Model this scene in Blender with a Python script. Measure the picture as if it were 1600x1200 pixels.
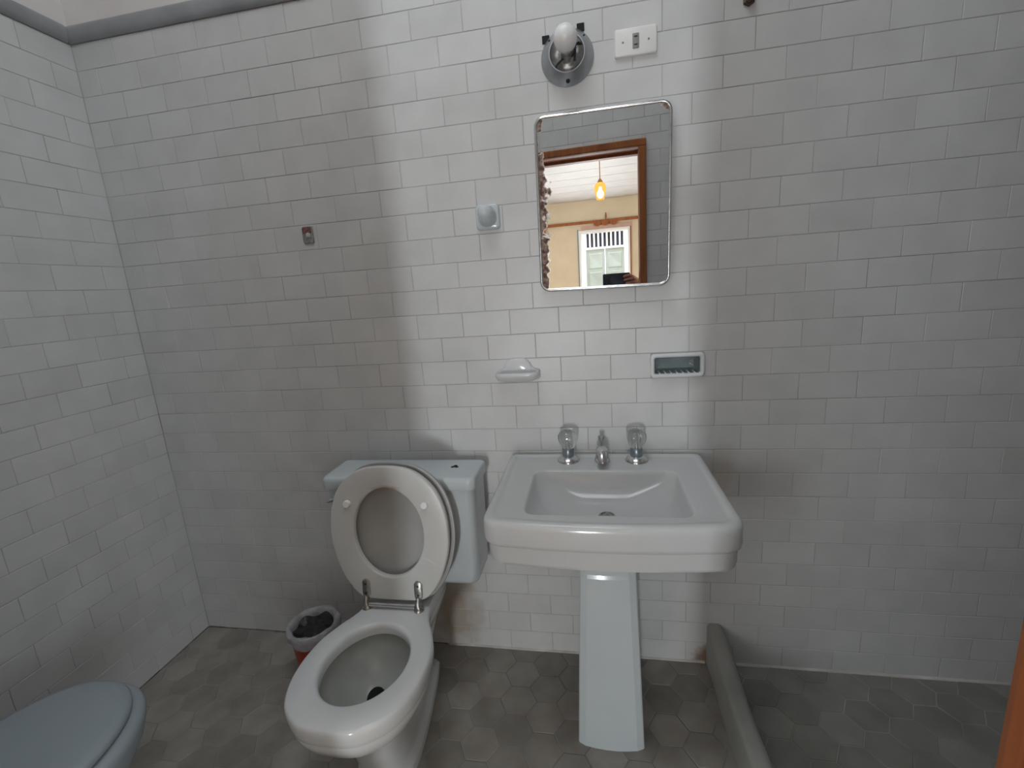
import bpy, bmesh, math, random
from mathutils import Vector, Matrix

# ------------------------------------------------------------------ clear
for o in list(bpy.data.objects):
    bpy.data.objects.remove(o, do_unlink=True)
C = bpy.context.scene.collection
scene = bpy.context.scene
random.seed(7)

# ------------------------------------------------------------------ camera
CAM = Vector((-0.0534, -1.4087, 1.3023))
RIGHT = Vector((0.9838, 0.1659, -0.0684))
DOWN = Vector((-0.0315, -0.2156, -0.9760))
FWD = Vector((-0.1767, 0.9623, -0.2069))
FPX = 710.3
cam_data = bpy.data.cameras.new('camera')
cam_data.sensor_fit = 'HORIZONTAL'
cam_data.sensor_width = 36.0
cam_data.lens = 36.0 * FPX / 1600.0
cam_data.clip_start = 0.01
cam = bpy.data.objects.new('camera', cam_data)
C.objects.link(cam)
m3 = Matrix((RIGHT, -DOWN, -FWD)).transposed()
cam.matrix_world = Matrix.Translation(CAM) @ m3.to_4x4()
scene.camera = cam

# ------------------------------------------------------------------ world, lights, exposure
world = bpy.data.worlds.new('sky')
scene.world = world
world.use_nodes = True
bg = world.node_tree.nodes['Background']
bg.inputs[0].default_value = (0.90, 0.96, 1.0, 1)
bg.inputs[1].default_value = 4.5

scene.view_settings.view_transform = 'Standard'
scene.view_settings.look = 'None'
scene.view_settings.gamma = 1.0
scene.view_settings.use_curve_mapping = False
scene.view_settings.exposure = 0.32


BXL_, BXR_ = -2.3, 2.0         # bedroom side walls


def area_light(name, loc, direction, sx, sy, power, color):
    d = bpy.data.lights.new(name, 'AREA')
    d.shape = 'RECTANGLE'
    d.size = sx
    d.size_y = sy
    d.energy = power
    d.color = color
    o = bpy.data.objects.new(name, d)
    o.location = loc
    o.rotation_euler = Vector(direction).to_track_quat('-Z', 'Y').to_euler()
    C.objects.link(o)
    return o


# daylight through the lower half of the bedroom balcony opening
area_light('balcony_daylight', (-0.49, -6.93, 0.62), (0, 1, 0), 0.38, 1.1, 78, (0.90, 0.96, 1.0))
# sky through the added skylight and added bedroom side windows (portals only guide sampling)
for loc, dr, sx, sy in (((-0.38, -0.84, 3.33), (0, 0, -1), 1.1, 0.66), ((BXR_ + 0.05, -3.0, 1.3), (-1, 0, 0), 1.6, 2.2), ((BXL_ - 0.05, -4.4, 1.3), (1, 0, 0), 1.6, 2.4)):
    p_ = area_light('sky_portal', loc, dr, sx, sy, 1, (1, 1, 1))
    p_.data.cycles.is_portal = True

# ------------------------------------------------------------------ constants of the place
TW, TH = 0.1524, 0.0772        # wall tile pitch
XL, XR = -11 * TW, 1.60        # left and right bathroom walls
YD = -1.222                    # bathroom face of the door wall
WT = 0.15                      # door wall thickness
YB = YD - WT                   # bedroom face
DJL, DJR, DH = -0.625, 0.122, 1.95   # door opening
ZT = 28 * TH                   # top of the tiling
ZC = 2.65                      # bedroom ceiling
ZB_ = 3.30                     # bathroom ceiling
YF = -6.86                     # far bedroom wall
BXL, BXR = BXL_, BXR_


# ------------------------------------------------------------------ materials
def mat(name, color, rough=0.5, metal=0.0, **kw):
    m = bpy.data.materials.new(name)
    m.use_nodes = True
    nt = m.node_tree
    b = nt.nodes['Principled BSDF']
    b.inputs['Base Color'].default_value = (*color, 1)
    b.inputs['Roughness'].default_value = rough
    b.inputs['Metallic'].default_value = metal
    for k, v in kw.items():
        b.inputs[k].default_value = v
    return m


def N(m, typ, **kw):
    n = m.node_tree.nodes.new(typ)
    for k, v in kw.items():
        setattr(n, k, v)
    return n


def L(m, a, b):
    m.node_tree.links.new(a, b)


def noise_mat(name, c1, c2, scale=20, rough=0.4, rough2=None, detail=4, bump=0.0, bump_scale=None, metal=0.0,
              rand=0.0, island=False, stretch=None, **kw):
    """two colours mixed by noise; optional value jitter per object (or per mesh island)"""
    m = mat(name, c1, rough, metal, **kw)
    b = m.node_tree.nodes['Principled BSDF']
    tc = N(m, 'ShaderNodeTexCoord')
    geo = N(m, 'ShaderNodeNewGeometry')
    vec = geo.outputs['Position']
    if stretch:
        mp = N(m, 'ShaderNodeMapping')
        mp.inputs['Scale'].default_value = stretch
        L(m, vec, mp.inputs['Vector'])
        vec = mp.outputs['Vector']
    nz = N(m, 'ShaderNodeTexNoise')
    nz.inputs['Scale'].default_value = scale
    nz.inputs['Detail'].default_value = detail
    L(m, vec, nz.inputs['Vector'])
    rp = N(m, 'ShaderNodeValToRGB')
    rp.color_ramp.elements[0].position = 0.32
    rp.color_ramp.elements[1].position = 0.68
    rp.color_ramp.elements[0].color = (*c1, 1)
    rp.color_ramp.elements[1].color = (*c2, 1)
    L(m, nz.outputs['Fac'], rp.inputs['Fac'])
    out = rp.outputs['Color']
    if rand:
        if island:
            r = geo.outputs['Random Per Island']
        else:
            oi = N(m, 'ShaderNodeObjectInfo')
            r = oi.outputs['Random']
        mr = N(m, 'ShaderNodeMapRange')
        mr.inputs['To Min'].default_value = 1 - rand
        mr.inputs['To Max'].default_value = 1 + rand
        L(m, r, mr.inputs['Value'])
        hsv = N(m, 'ShaderNodeHueSaturation')
        L(m, mr.outputs['Result'], hsv.inputs['Value'])
        L(m, out, hsv.inputs['Color'])
        out = hsv.outputs['Color']
    L(m, out, b.inputs['Base Color'])
    if rough2 is not None:
        mr2 = N(m, 'ShaderNodeMapRange')
        mr2.inputs['To Min'].default_value = rough
        mr2.inputs['To Max'].default_value = rough2
        L(m, nz.outputs['Fac'], mr2.inputs['Value'])
        L(m, mr2.outputs['Result'], b.inputs['Roughness'])
    if bump:
        nb = N(m, 'ShaderNodeTexNoise')
        nb.inputs['Scale'].default_value = bump_scale or scale
        nb.inputs['Detail'].default_value = 3
        L(m, vec, nb.inputs['Vector'])
        bp = N(m, 'ShaderNodeBump')
        bp.inputs['Strength'].default_value = bump
        bp.inputs['Distance'].default_value = 0.002
        L(m, nb.outputs['Fac'], bp.inputs['Height'])
        L(m, bp.outputs['Normal'], b.inputs['Normal'])
    m['out'] = 1
    return m


def add_patch(m, centre, radius, color, strength=0.8, nscale=14):
    """a tinted patch of its own shape, stains of dirt or rust included, on a material, at a place in the room"""
    b = m.node_tree.nodes['Principled BSDF']
    src = b.inputs['Base Color'].links[0].from_socket
    geo = N(m, 'ShaderNodeNewGeometry')
    sub = N(m, 'ShaderNodeVectorMath', operation='SUBTRACT')
    sub.inputs[1].default_value = centre
    L(m, geo.outputs['Position'], sub.inputs[0])
    div = N(m, 'ShaderNodeVectorMath', operation='DIVIDE')
    div.inputs[1].default_value = radius
    L(m, sub.outputs[0], div.inputs[0])
    ln = N(m, 'ShaderNodeVectorMath', operation='LENGTH')
    L(m, div.outputs[0], ln.inputs[0])
    nz = N(m, 'ShaderNodeTexNoise')
    nz.inputs['Scale'].default_value = nscale
    L(m, geo.outputs['Position'], nz.inputs['Vector'])
    ad = N(m, 'ShaderNodeMath', operation='ADD')
    L(m, ln.outputs['Value'], ad.inputs[0])
    L(m, nz.outputs['Fac'], ad.inputs[1])
    mr = N(m, 'ShaderNodeMapRange')
    mr.inputs['From Min'].default_value = 0.9
    mr.inputs['From Max'].default_value = 1.6
    mr.inputs['To Min'].default_value = strength
    mr.inputs['To Max'].default_value = 0.0
    L(m, ad.outputs[0], mr.inputs['Value'])
    mx = N(m, 'ShaderNodeMix', data_type='RGBA')
    L(m, mr.outputs['Result'], mx.inputs['Factor'])
    L(m, src, mx.inputs['A'])
    mx.inputs['B'].default_value = (*color, 1)
    L(m, mx.outputs['Result'], b.inputs['Base Color'])


def tile_material(name, island):
    m = noise_mat(name, (0.60, 0.60, 0.597), (0.66, 0.66, 0.657), 9, 0.30, 0.42, 5, 0.25, 7, rand=0.035, island=island)
    add_patch(m, (-0.58, 0, 0.14), (0.10, 1, 0.17), (0.36, 0.28, 0.20), 0.75, 16)  # brown patch with a noisy edge, low on the wall below the tank
    add_patch(m, (0.30, 0, 0.02), (0.05, 1, 0.05), (0.25, 0.14, 0.08), 0.9, 40)
    add_patch(m, (0.33, 0, 0.70), (0.05, 1, 0.10), (0.48, 0.40, 0.32), 0.5, 25)
    return m


M = {}
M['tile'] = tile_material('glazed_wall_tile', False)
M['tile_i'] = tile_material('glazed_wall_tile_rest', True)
M['grout'] = noise_mat('grout', (0.36, 0.355, 0.345), (0.58, 0.575, 0.56), 5, 0.85)
M['plaster'] = noise_mat('plaster', (0.74, 0.70, 0.68), (0.80, 0.77, 0.75), 6, 0.8, bump=0.3)
M['bullnose'] = noise_mat('grey_bullnose', (0.25, 0.26, 0.27), (0.34, 0.35, 0.36), 7, 0.35)
M['hex'] = noise_mat('floor_hexagon', (0.25, 0.228, 0.203), (0.35, 0.325, 0.292), 11, 0.42, 0.6, 5, 0.3, 30, rand=0.16)
M['hex_i'] = noise_mat('floor_hexagon_rest', (0.25, 0.228, 0.203), (0.35, 0.325, 0.292), 11, 0.42, 0.6, 5, 0.3, 30, rand=0.16, island=True)
M['hexs'] = noise_mat('shower_hexagon', (0.20, 0.20, 0.18), (0.27, 0.27, 0.245), 8, 0.5, 0.6, 5, 0.3, 30, rand=0.12)
M['hexs_i'] = noise_mat('shower_hexagon_rest', (0.20, 0.20, 0.18), (0.27, 0.27, 0.245), 8, 0.5, 0.6, 5, 0.3, 30, rand=0.12, island=True)
M['fgrout'] = noise_mat('floor_grout', (0.20, 0.19, 0.17), (0.42, 0.41, 0.385), 4, 0.9)
M['caulk'] = noise_mat('white_caulk', (0.45, 0.43, 0.40), (0.68, 0.66, 0.63), 9, 0.7)
M['curb'] = noise_mat('cement_curb', (0.30, 0.30, 0.275), (0.40, 0.395, 0.37), 6, 0.55, bump=0.4, bump_scale=18)
M['porc'] = noise_mat('white_porcelain', (0.59, 0.605, 0.61), (0.62, 0.63, 0.635), 3, 0.10, 0.16)
M['porc_t'] = noise_mat('white_vitreous_china', (0.68, 0.70, 0.71), (0.72, 0.735, 0.74), 3, 0.10, 0.16)
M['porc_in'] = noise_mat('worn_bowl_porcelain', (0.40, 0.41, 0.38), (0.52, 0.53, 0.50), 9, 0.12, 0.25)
M['porc_b'] = noise_mat('pale_blue_porcelain', (0.55, 0.61, 0.64), (0.60, 0.65, 0.67), 4, 0.12, 0.2)
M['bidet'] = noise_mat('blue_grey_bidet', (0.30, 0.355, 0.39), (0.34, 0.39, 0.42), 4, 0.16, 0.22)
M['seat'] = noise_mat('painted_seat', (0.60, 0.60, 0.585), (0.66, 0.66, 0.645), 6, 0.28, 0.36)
add_patch(M['seat'], (-0.665, -0.25, 0.75), (0.05, 0.2, 0.012), (0.38, 0.22, 0.12), 0.7, 60)
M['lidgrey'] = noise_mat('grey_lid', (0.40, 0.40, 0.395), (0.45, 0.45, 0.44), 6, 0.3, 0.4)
M['rubber'] = mat('white_rubber', (0.92, 0.92, 0.91), 0.4)
M['chrome'] = noise_mat('worn_chrome', (0.62, 0.62, 0.62), (0.74, 0.74, 0.74), 60, 0.12, 0.28, metal=1.0)
M['chrome_d'] = noise_mat('pitted_chrome', (0.30, 0.29, 0.27), (0.55, 0.54, 0.52), 90, 0.3, 0.5, metal=1.0)
M['zinc'] = noise_mat('zinc_grey', (0.40, 0.42, 0.44), (0.48, 0.50, 0.52), 40, 0.32, 0.42, metal=0.85)
M['steelblue'] = noise_mat('grey_collar', (0.22, 0.26, 0.29), (0.30, 0.34, 0.37), 50, 0.3, metal=0.6)
M['black'] = mat('black_void', (0.008, 0.008, 0.008), 0.8)
M['darkrubber'] = noise_mat('dark_plastic', (0.02, 0.02, 0.02), (0.04, 0.04, 0.04), 30, 0.5)
M['acrylic'] = mat('clear_acrylic', (0.93, 0.95, 0.95), 0.06, **{'Transmission Weight': 1.0, 'IOR': 1.42})
M['bulb'] = mat('frosted_bulb', (0.82, 0.83, 0.83), 0.22, **{'Subsurface Weight': 0.2})
M['plate'] = noise_mat('white_switch_plate', (0.80, 0.79, 0.77), (0.84, 0.83, 0.81), 20, 0.35)
M['socket'] = mat('grey_socket', (0.28, 0.28, 0.27), 0.4)
M['rust'] = noise_mat('rusty_iron', (0.07, 0.025, 0.02), (0.16, 0.12, 0.09), 90, 0.8)
M['redrust'] = noise_mat('reddish_chip', (0.14, 0.035, 0.035), (0.26, 0.16, 0.15), 120, 0.7)
M['chip'] = noise_mat('grey_broken_ceramic', (0.20, 0.20, 0.20), (0.34, 0.34, 0.335), 150, 0.6)
M['niche'] = noise_mat('blue_grey_glaze', (0.20, 0.245, 0.26), (0.26, 0.30, 0.31), 20, 0.2)
M['wood'] = noise_mat('varnished_brown_wood', (0.23, 0.075, 0.028), (0.38, 0.13, 0.045), 6, 0.5, 0.62, 6, 0.3, 20, stretch=(6, 6, 0.7), **{'Specular IOR Level': 0.25})
M['yellow'] = noise_mat('yellow_plaster', (0.66, 0.56, 0.40), (0.71, 0.61, 0.45), 4, 0.8)
M['white'] = noise_mat('white_paint', (0.80, 0.81, 0.80), (0.85, 0.86, 0.85), 8, 0.5)
M['paleblue'] = noise_mat('pale_painted_door', (0.40, 0.46, 0.465), (0.44, 0.50, 0.50), 6, 0.5)
M['bluedark'] = noise_mat('dark_blue_gap', (0.03, 0.035, 0.07), (0.05, 0.055, 0.10), 12, 0.6)
M['bfloor'] = noise_mat('bedroom_floor', (0.30, 0.16, 0.09), (0.38, 0.21, 0.12), 5, 0.5)
M['board'] = noise_mat('white_ceiling_board', (0.50, 0.50, 0.50), (0.55, 0.55, 0.55), 5, 0.6, rand=0.03)
M['red'] = noise_mat('red_plastic', (0.42, 0.02, 0.012), (0.55, 0.05, 0.015), 25, 0.35)
M['liner'] = noise_mat('white_bin_liner', (0.34, 0.335, 0.35), (0.48, 0.47, 0.48), 60, 0.4)
M['bag'] = noise_mat('black_rubbish_bag', (0.012, 0.011, 0.011), (0.03, 0.026, 0.026), 70, 0.4, bump=1.0, bump_scale=60)
M['phone'] = noise_mat('dark_blue_phone', (0.02, 0.028, 0.05), (0.03, 0.04, 0.07), 10, 0.25)
M['lens'] = mat('lens_glass', (0.01, 0.01, 0.012), 0.05)
M['skin'] = noise_mat('skin', (0.42, 0.20, 0.13), (0.50, 0.26, 0.17), 40, 0.5)
M['amber'] = mat('amber_glass_lit', (0.9, 0.55, 0.2), 0.3)
_nt = M['amber'].node_tree
_tr, _em, _mx = (_nt.nodes.new(k) for k in ('ShaderNodeBsdfTransparent', 'ShaderNodeEmission', 'ShaderNodeMixShader'))
_tr.inputs[0].default_value = (1.0, 0.72, 0.30, 1)
_em.inputs[0].default_value = (1.0, 0.52, 0.13, 1)
_em.inputs[1].default_value = 1.3
_mx.inputs[0].default_value = 0.55
_nt.links.new(_tr.outputs[0], _mx.inputs[1])
_nt.links.new(_em.outputs[0], _mx.inputs[2])
_nt.links.new(_mx.outputs[0], _nt.nodes['Material Output'].inputs['Surface'])
M['filament'] = mat('lit_bulb', (1, 0.9, 0.7), 0.3, **{'Emission Color': (1.0, 0.86, 0.55, 1), 'Emission Strength': 22.0})
M['brass'] = noise_mat('brass', (0.45, 0.22, 0.08), (0.55, 0.28, 0.10), 40, 0.35, metal=0.8)
M['back_panel'] = mat('mirror_backing', (0.05, 0.04, 0.035), 0.7)


def mirror_material():
    m = bpy.data.materials.new('mirror_silver')
    m.use_nodes = True
    b = m.node_tree.nodes['Principled BSDF']
    tc = N(m, 'ShaderNodeTexCoord')
    sx = N(m, 'ShaderNodeSeparateXYZ')
    L(m, tc.outputs['Object'], sx.inputs[0])
    nz = N(m, 'ShaderNodeTexNoise')
    nz.inputs['Scale'].default_value = 38
    nz.inputs['Detail'].default_value = 5
    L(m, tc.outputs['Object'], nz.inputs['Vector'])
    # left edge lost its silver: mask grows towards x = -0.19; the two upper corners too
    mr = N(m, 'ShaderNodeMapRange')
    mr.inputs['From Min'].default_value = -0.186
    mr.inputs['From Max'].default_value = -0.132
    mr.inputs['To Min'].default_value = 0.92
    mr.inputs['To Max'].default_value = 0.22
    L(m, sx.outputs['X'], mr.inputs['Value'])
    zr = N(m, 'ShaderNodeMapRange')          # less wear high up
    zr.inputs['From Min'].default_value = 0.10
    zr.inputs['From Max'].default_value = 0.20
    zr.inputs['To Min'].default_value = 0.0
    zr.inputs['To Max'].default_value = 0.33
    L(m, sx.outputs['Z'], zr.inputs['Value'])
    sb = N(m, 'ShaderNodeMath', operation='SUBTRACT')
    L(m, mr.outputs['Result'], sb.inputs[0])
    L(m, zr.outputs['Result'], sb.inputs[1])
    masks = [sb.outputs[0]]
    for cx, cz, r in ((-0.185, 0.232, 0.05), (0.185, 0.232, 0.036), (-0.185, -0.235, 0.03)):
        d = N(m, 'ShaderNodeVectorMath', operation='DISTANCE')
        d.inputs[1].default_value = (cx, 0, cz)
        L(m, tc.outputs['Object'], d.inputs[0])
        q = N(m, 'ShaderNodeMapRange')
        q.inputs['From Min'].default_value = 0.0
        q.inputs['From Max'].default_value = r
        q.inputs['To Min'].default_value = 0.95
        q.inputs['To Max'].default_value = 0.25
        L(m, d.outputs['Value'], q.inputs['Value'])
        masks.append(q.outputs['Result'])
    cur = masks[0]
    for k in masks[1:]:
        mx = N(m, 'ShaderNodeMath', operation='MAXIMUM')
        L(m, cur, mx.inputs[0])
        L(m, k, mx.inputs[1])
        cur = mx.outputs[0]
    ad = N(m, 'ShaderNodeMath', operation='ADD')
    L(m, cur, ad.inputs[0])
    L(m, nz.outputs['Fac'], ad.inputs[1])
    th = N(m, 'ShaderNodeMapRange')
    th.inputs['From Min'].default_value = 1.02
    th.inputs['From Max'].default_value = 1.10
    L(m, ad.outputs[0], th.inputs['Value'])
    n2 = N(m, 'ShaderNodeTexNoise')
    n2.inputs['Scale'].default_value = 90
    L(m, tc.outputs['Object'], n2.inputs['Vector'])
    rp = N(m, 'ShaderNodeValToRGB')
    rp.color_ramp.elements[0].color = (0.10, 0.04, 0.03, 1)
    rp.color_ramp.elements[1].color = (0.38, 0.27, 0.22, 1)
    rp.color_ramp.elements[0].position = 0.4
    rp.color_ramp.elements[1].position = 0.65
    L(m, n2.outputs['Fac'], rp.inputs['Fac'])
    mix = N(m, 'ShaderNodeMix', data_type='RGBA')
    L(m, th.outputs['Result'], mix.inputs['Factor'])
    mix.inputs['A'].default_value = (0.90, 0.91, 0.90, 1)
    L(m, rp.outputs['Color'], mix.inputs['B'])
    L(m, mix.outputs['Result'], b.inputs['Base Color'])
    inv = N(m, 'ShaderNodeMath', operation='SUBTRACT')
    inv.inputs[0].default_value = 1.0
    L(m, th.outputs['Result'], inv.inputs[1])
    L(m, inv.outputs[0], b.inputs['Metallic'])
    rr = N(m, 'ShaderNodeMapRange')
    rr.inputs['To Min'].default_value = 0.0
    rr.inputs['To Max'].default_value = 0.7
    L(m, th.outputs['Result'], rr.inputs['Value'])
    L(m, rr.outputs['Result'], b.inputs['Roughness'])
    return m


M['mirror'] = mirror_material()


# ------------------------------------------------------------------ object helpers
def link_mesh(name, me, material, parent=None, smooth=False, loc=None):
    if material is not None and not me.materials:
        me.materials.append(material)
    o = bpy.data.objects.new(name, me)
    C.objects.link(o)
    if parent is not None:
        o.parent = parent
    if loc is not None:
        o.location = loc
    return o


def smooth_mesh(me, ang=35):
    bm = bmesh.new()
    bm.from_mesh(me)
    for f in bm.faces:
        f.smooth = True
    for e in bm.edges:
        if len(e.link_faces) == 2 and e.calc_face_angle(0) > math.radians(ang):
            e.smooth = False
    bm.to_mesh(me)
    bm.free()


def mk(name, verts, faces, material, parent=None, smooth=None, recalc=True):
    me = bpy.data.meshes.new(name)
    me.from_pydata([tuple(v) for v in verts], [], faces)
    if recalc:
        bm = bmesh.new()
        bm.from_mesh(me)
        bmesh.ops.remove_doubles(bm, verts=bm.verts, dist=1e-6)
        bmesh.ops.recalc_face_normals(bm, faces=bm.faces)
        bm.to_mesh(me)
        bm.free()
    if smooth:
        smooth_mesh(me, smooth)
    return link_mesh(name, me, material, parent)


class Geo:
    """collects shapes of ONE part"""
    def __init__(self):
        self.v, self.f = [], []

    def add(self, vs, fs):
        k = len(self.v)
        self.v += [tuple(p) for p in vs]
        self.f += [tuple(i + k for i in f) for f in fs]
        return self

    def box(self, x0, x1, y0, y1, z0, z1):
        vs = [(x, y, z) for x in (x0, x1) for y in (y0, y1) for z in (z0, z1)]
        return self.add(vs, [(0, 1, 3, 2), (4, 6, 7, 5), (0, 4, 5, 1), (2, 3, 7, 6), (0, 2, 6, 4), (1, 5, 7, 3)])

    def loft(self, secs, cap0=True, cap1=True, ring=False):
        n = len(secs[0])
        vs = [p for s in secs for p in s]
        fs = []
        m = len(secs)
        for i in range(m if ring else m - 1):
            a, b = i * n, ((i + 1) % m) * n
            for j in range(n):
                k = (j + 1) % n
                fs.append((a + j, a + k, b + k, b + j))
        if not ring:
            if cap0:
                fs.append(tuple(range(n))[::-1])
            if cap1:
                fs.append(tuple((m - 1) * n + j for j in range(n)))
        return self.add(vs, fs)

    def tube(self, path, r, n=10, cap=True):
        path = [Vector(p) for p in path]
        rs = r if isinstance(r, (list, tuple)) else [r] * len(path)
        secs = []
        up = Vector((0.13, 0.31, 0.94))
        for i, p in enumerate(path):
            t = (path[min(i + 1, len(path) - 1)] - path[max(i - 1, 0)]).normalized()
            a = t.cross(up)
            if a.length < 1e-3:
                a = t.cross(Vector((1, 0, 0)))
            a.normalize()
            b = t.cross(a).normalized()
            secs.append([p + rs[i] * (math.cos(2 * math.pi * j / n) * a + math.sin(2 * math.pi * j / n) * b) for j in range(n)])
        return self.loft(secs, cap, cap)

    def lathe(self, prof, origin, axis=(0, 0, 1), n=32, cap=True):
        """prof: list of (radius, height) along axis"""
        ax = Vector(axis).normalized()
        a = ax.cross(Vector((0.3, 0.8, 0.52))).normalized()
        b = ax.cross(a).normalized()
        o = Vector(origin)
        secs = [[o + ax * h + max(r, 1e-5) * (math.cos(2 * math.pi * j / n) * a + math.sin(2 * math.pi * j / n) * b) for j in range(n)] for r, h in prof]
        return self.loft(secs, cap, cap)

    def build(self, name, material, parent=None, smooth=None, bevel=0.0, seg=2):
        o = mk(name, self.v, self.f, material, parent, None)
        if bevel:
            bm = bmesh.new()
            bm.from_mesh(o.data)
            es = [e for e in bm.edges if len(e.link_faces) == 2 and e.calc_face_angle(0) > math.radians(30)]
            bmesh.ops.bevel(bm, geom=es, offset=bevel, segments=seg, affect='EDGES', profile=0.6, clamp_overlap=True)
            bm.to_mesh(o.data)
            bm.free()
        if smooth:
            smooth_mesh(o.data, smooth)
        return o


def rrect(cx, cy, hw, hd, r, n=8, e=5, bow=0.0, rf=None):
    """rounded rectangle outline (x, y); rf = radius of the front (low y) corners; bow swells the front"""
    rb = min(r, hw - 1e-4, hd - 1e-4)
    rf = rb if rf is None else min(rf, hw - 1e-4, hd - 1e-4)
    pts = []
    cs = [(1, 1, rb, 0), (-1, 1, rb, 90), (-1, -1, rf, 180), (1, -1, rf, 270)]
    for i, (sx, sy, rr, a0) in enumerate(cs):
        ox, oy = sx * (hw - rr), sy * (hd - rr)
        for k in range(n + 1):
            a = math.radians(a0 + 90 * k / n)
            pts.append((ox + rr * math.cos(a), oy + rr * math.sin(a)))
        sx2, sy2, r2, a2 = cs[(i + 1) % 4]
        q = (sx2 * (hw - r2) + r2 * math.cos(math.radians(a2)), sy2 * (hd - r2) + r2 * math.sin(math.radians(a2)))
        p = pts[-1]
        for k in range(1, e):
            t = k / e
            pts.append((p[0] + (q[0] - p[0]) * t, p[1] + (q[1] - p[1]) * t))
    out = []
    for x, y in pts:
        yy = y
        if bow and y < 0:
            yy = y - bow * (1 - (x / hw) ** 2) * (-y / hd)
        out.append((cx + x, cy + yy))
    return out


def at_z(pts, z):
    return [(x, y, z) for x, y in pts]


def on_wall(pts, y):
    """outline in (x, z) standing at depth y"""
    return [(x, y, z) for x, z in pts]


def thing(name, label, cat, loc=(0, 0, 0), group=None):
    o = bpy.data.objects.new(name, None)
    o.empty_display_size = 0.05
    o.location = loc
    C.objects.link(o)
    o['label'] = label
    o['category'] = cat
    if group:
        o['group'] = group
    return o


def adopt(root):
    """parts were modelled in world space: keep them there under a root that stands at the thing's base"""
    bpy.context.view_layer.update()
    inv = root.matrix_world.inverted()
    for ch in root.children:
        ch.matrix_parent_inverse = inv


def tag(o, label, cat, group=None, kind=None):
    o['label'] = label
    o['category'] = cat
    if group:
        o['group'] = group
    if kind:
        o['kind'] = kind
    return o


def to_px(p):
    d = Vector(p) - CAM
    z = d.dot(FWD)
    if z < 0.02:
        return None
    return 800 + FPX * d.dot(RIGHT) / z, 600 + FPX * d.dot(DOWN) / z


def seen_area(pts):
    """size of a flat piece in the photograph, 0 when outside the frame"""
    q = [to_px(p) for p in pts]
    if any(a is None for a in q):
        return 0.0
    cx = sum(a[0] for a in q) / len(q)
    cy = sum(a[1] for a in q) / len(q)
    if cx < -40 or cx > 1640 or cy < -25 or cy > 1225:
        return 0.0
    s = 0
    for i in range(len(q)):
        a, b = q[i], q[(i + 1) % len(q)]
        s += a[0] * b[1] - a[1] * b[0]
    return abs(s) / 2


# ------------------------------------------------------------------ tiled walls
tile_cache = {}


def tile_geo(w, h, t=0.007, bev=0.0009):
    """tile of w x h facing -Y, front at y = 0, centred on x, z"""
    g = 0.0009
    a, c = w / 2 - g, h / 2 - g
    b = bev
    vs = []
    for (ww, hh, y) in ((a, c, t), (a, c, b), (a - b, c - b, 0.0)):
        vs += [(-ww, y, -hh), (ww, y, -hh), (ww, y, hh), (-ww, y, hh)]
    fs = [(8, 9, 10, 11)]
    for k in (0, 4):
        for j in range(4):
            i2 = (j + 1) % 4
            fs.append((k + j, k + i2, k + 4 + i2, k + 4 + j))
    return vs, fs


def tile_mesh(w, h):
    key = (round(w, 4), round(h, 4))
    if key not in tile_cache:
        vs, fs = tile_geo(w, h)
        me = bpy.data.meshes.new('tile')
        me.from_pydata(vs, [], fs)
        me.materials.append(M['tile'])
        tile_cache[key] = me
    return tile_cache[key]


def cut_rows(u0, u1, holes, first, pitch, z0, z1):
    """tiles of one course between u0 and u1, cut at rectangular holes"""
    out = []
    k = math.floor((u0 - first) / pitch) - 1
    while first + k * pitch < u1:
        a, b = max(u0, first + k * pitch), min(u1, first + (k + 1) * pitch)
        k += 1
        if b - a < 0.006:
            continue
        pieces = [(a, b, z0, z1)]
        for (h0, h1, g0, g1) in holes:
            nxt = []
            for (p0, p1, q0, q1) in pieces:
                if p1 <= h0 or p0 >= h1 or q1 <= g0 or q0 >= g1:
                    nxt.append((p0, p1, q0, q1))
                    continue
                if p0 < h0:
                    nxt.append((p0, h0, q0, q1))
                if p1 > h1:
                    nxt.append((h1, p1, q0, q1))
                m0, m1 = max(p0, h0), min(p1, h1)
                if q0 < g0:
                    nxt.append((m0, m1, q0, g0))
                if q1 > g1:
                    nxt.append((m0, m1, g1, q1))
            pieces = nxt
        out += [p for p in pieces if p[1] - p[0] > 0.006 and p[3] - p[2] > 0.006]
    return out


def tile_wall(parent, u0, u1, place, rotz, holes=(), score=None, limit=300, phase=0.0):
    """place(u, z) -> world point of the tile face; rotz turns the -Y tile to the wall"""
    tiles = []
    for r in range(28):
        first = phase if r % 2 else phase + TW / 2
        for (a, b, c, d) in cut_rows(u0, u1, holes, first, TW, r * TH, (r + 1) * TH):
            corners = [place(a, c), place(b, c), place(b, d), place(a, d)]
            s = score(a, b, c, d, corners) if score else seen_area(corners)
            tiles.append((s, a, b, c, d))
    tiles.sort(key=lambda t: -t[0])
    rest = Geo()
    R = Matrix.Rotation(rotz, 4, 'Z')
    for i, (s, a, b, c, d) in enumerate(tiles):
        p = Vector(place((a + b) / 2, (c + d) / 2))
        T = Matrix.Translation(p) @ R @ Matrix.Rotation(random.gauss(0, 0.0035), 4, 'X') @ Matrix.Rotation(random.gauss(0, 0.0035), 4, 'Z')
        if i < limit and s > 30:
            o = bpy.data.objects.new('tile', tile_mesh(b - a, d - c))
            C.objects.link(o)
            o.parent = parent
            o.matrix_world = T
        else:
            vs, fs = tile_geo(b - a, d - c)
            rest.add([T @ Vector(v) for v in vs], fs)
    if rest.v:
        o = mk('tile_field', rest.v, rest.f, M['tile_i'], parent, recalc=False)
        o['kind'] = 'stuff'


REC = (0.1185, 0.2705, 1.006, 1.077)     # recessed soap dish (x0, x1, z0, z1)
G = 0.0011                              # depth of the joints


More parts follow.
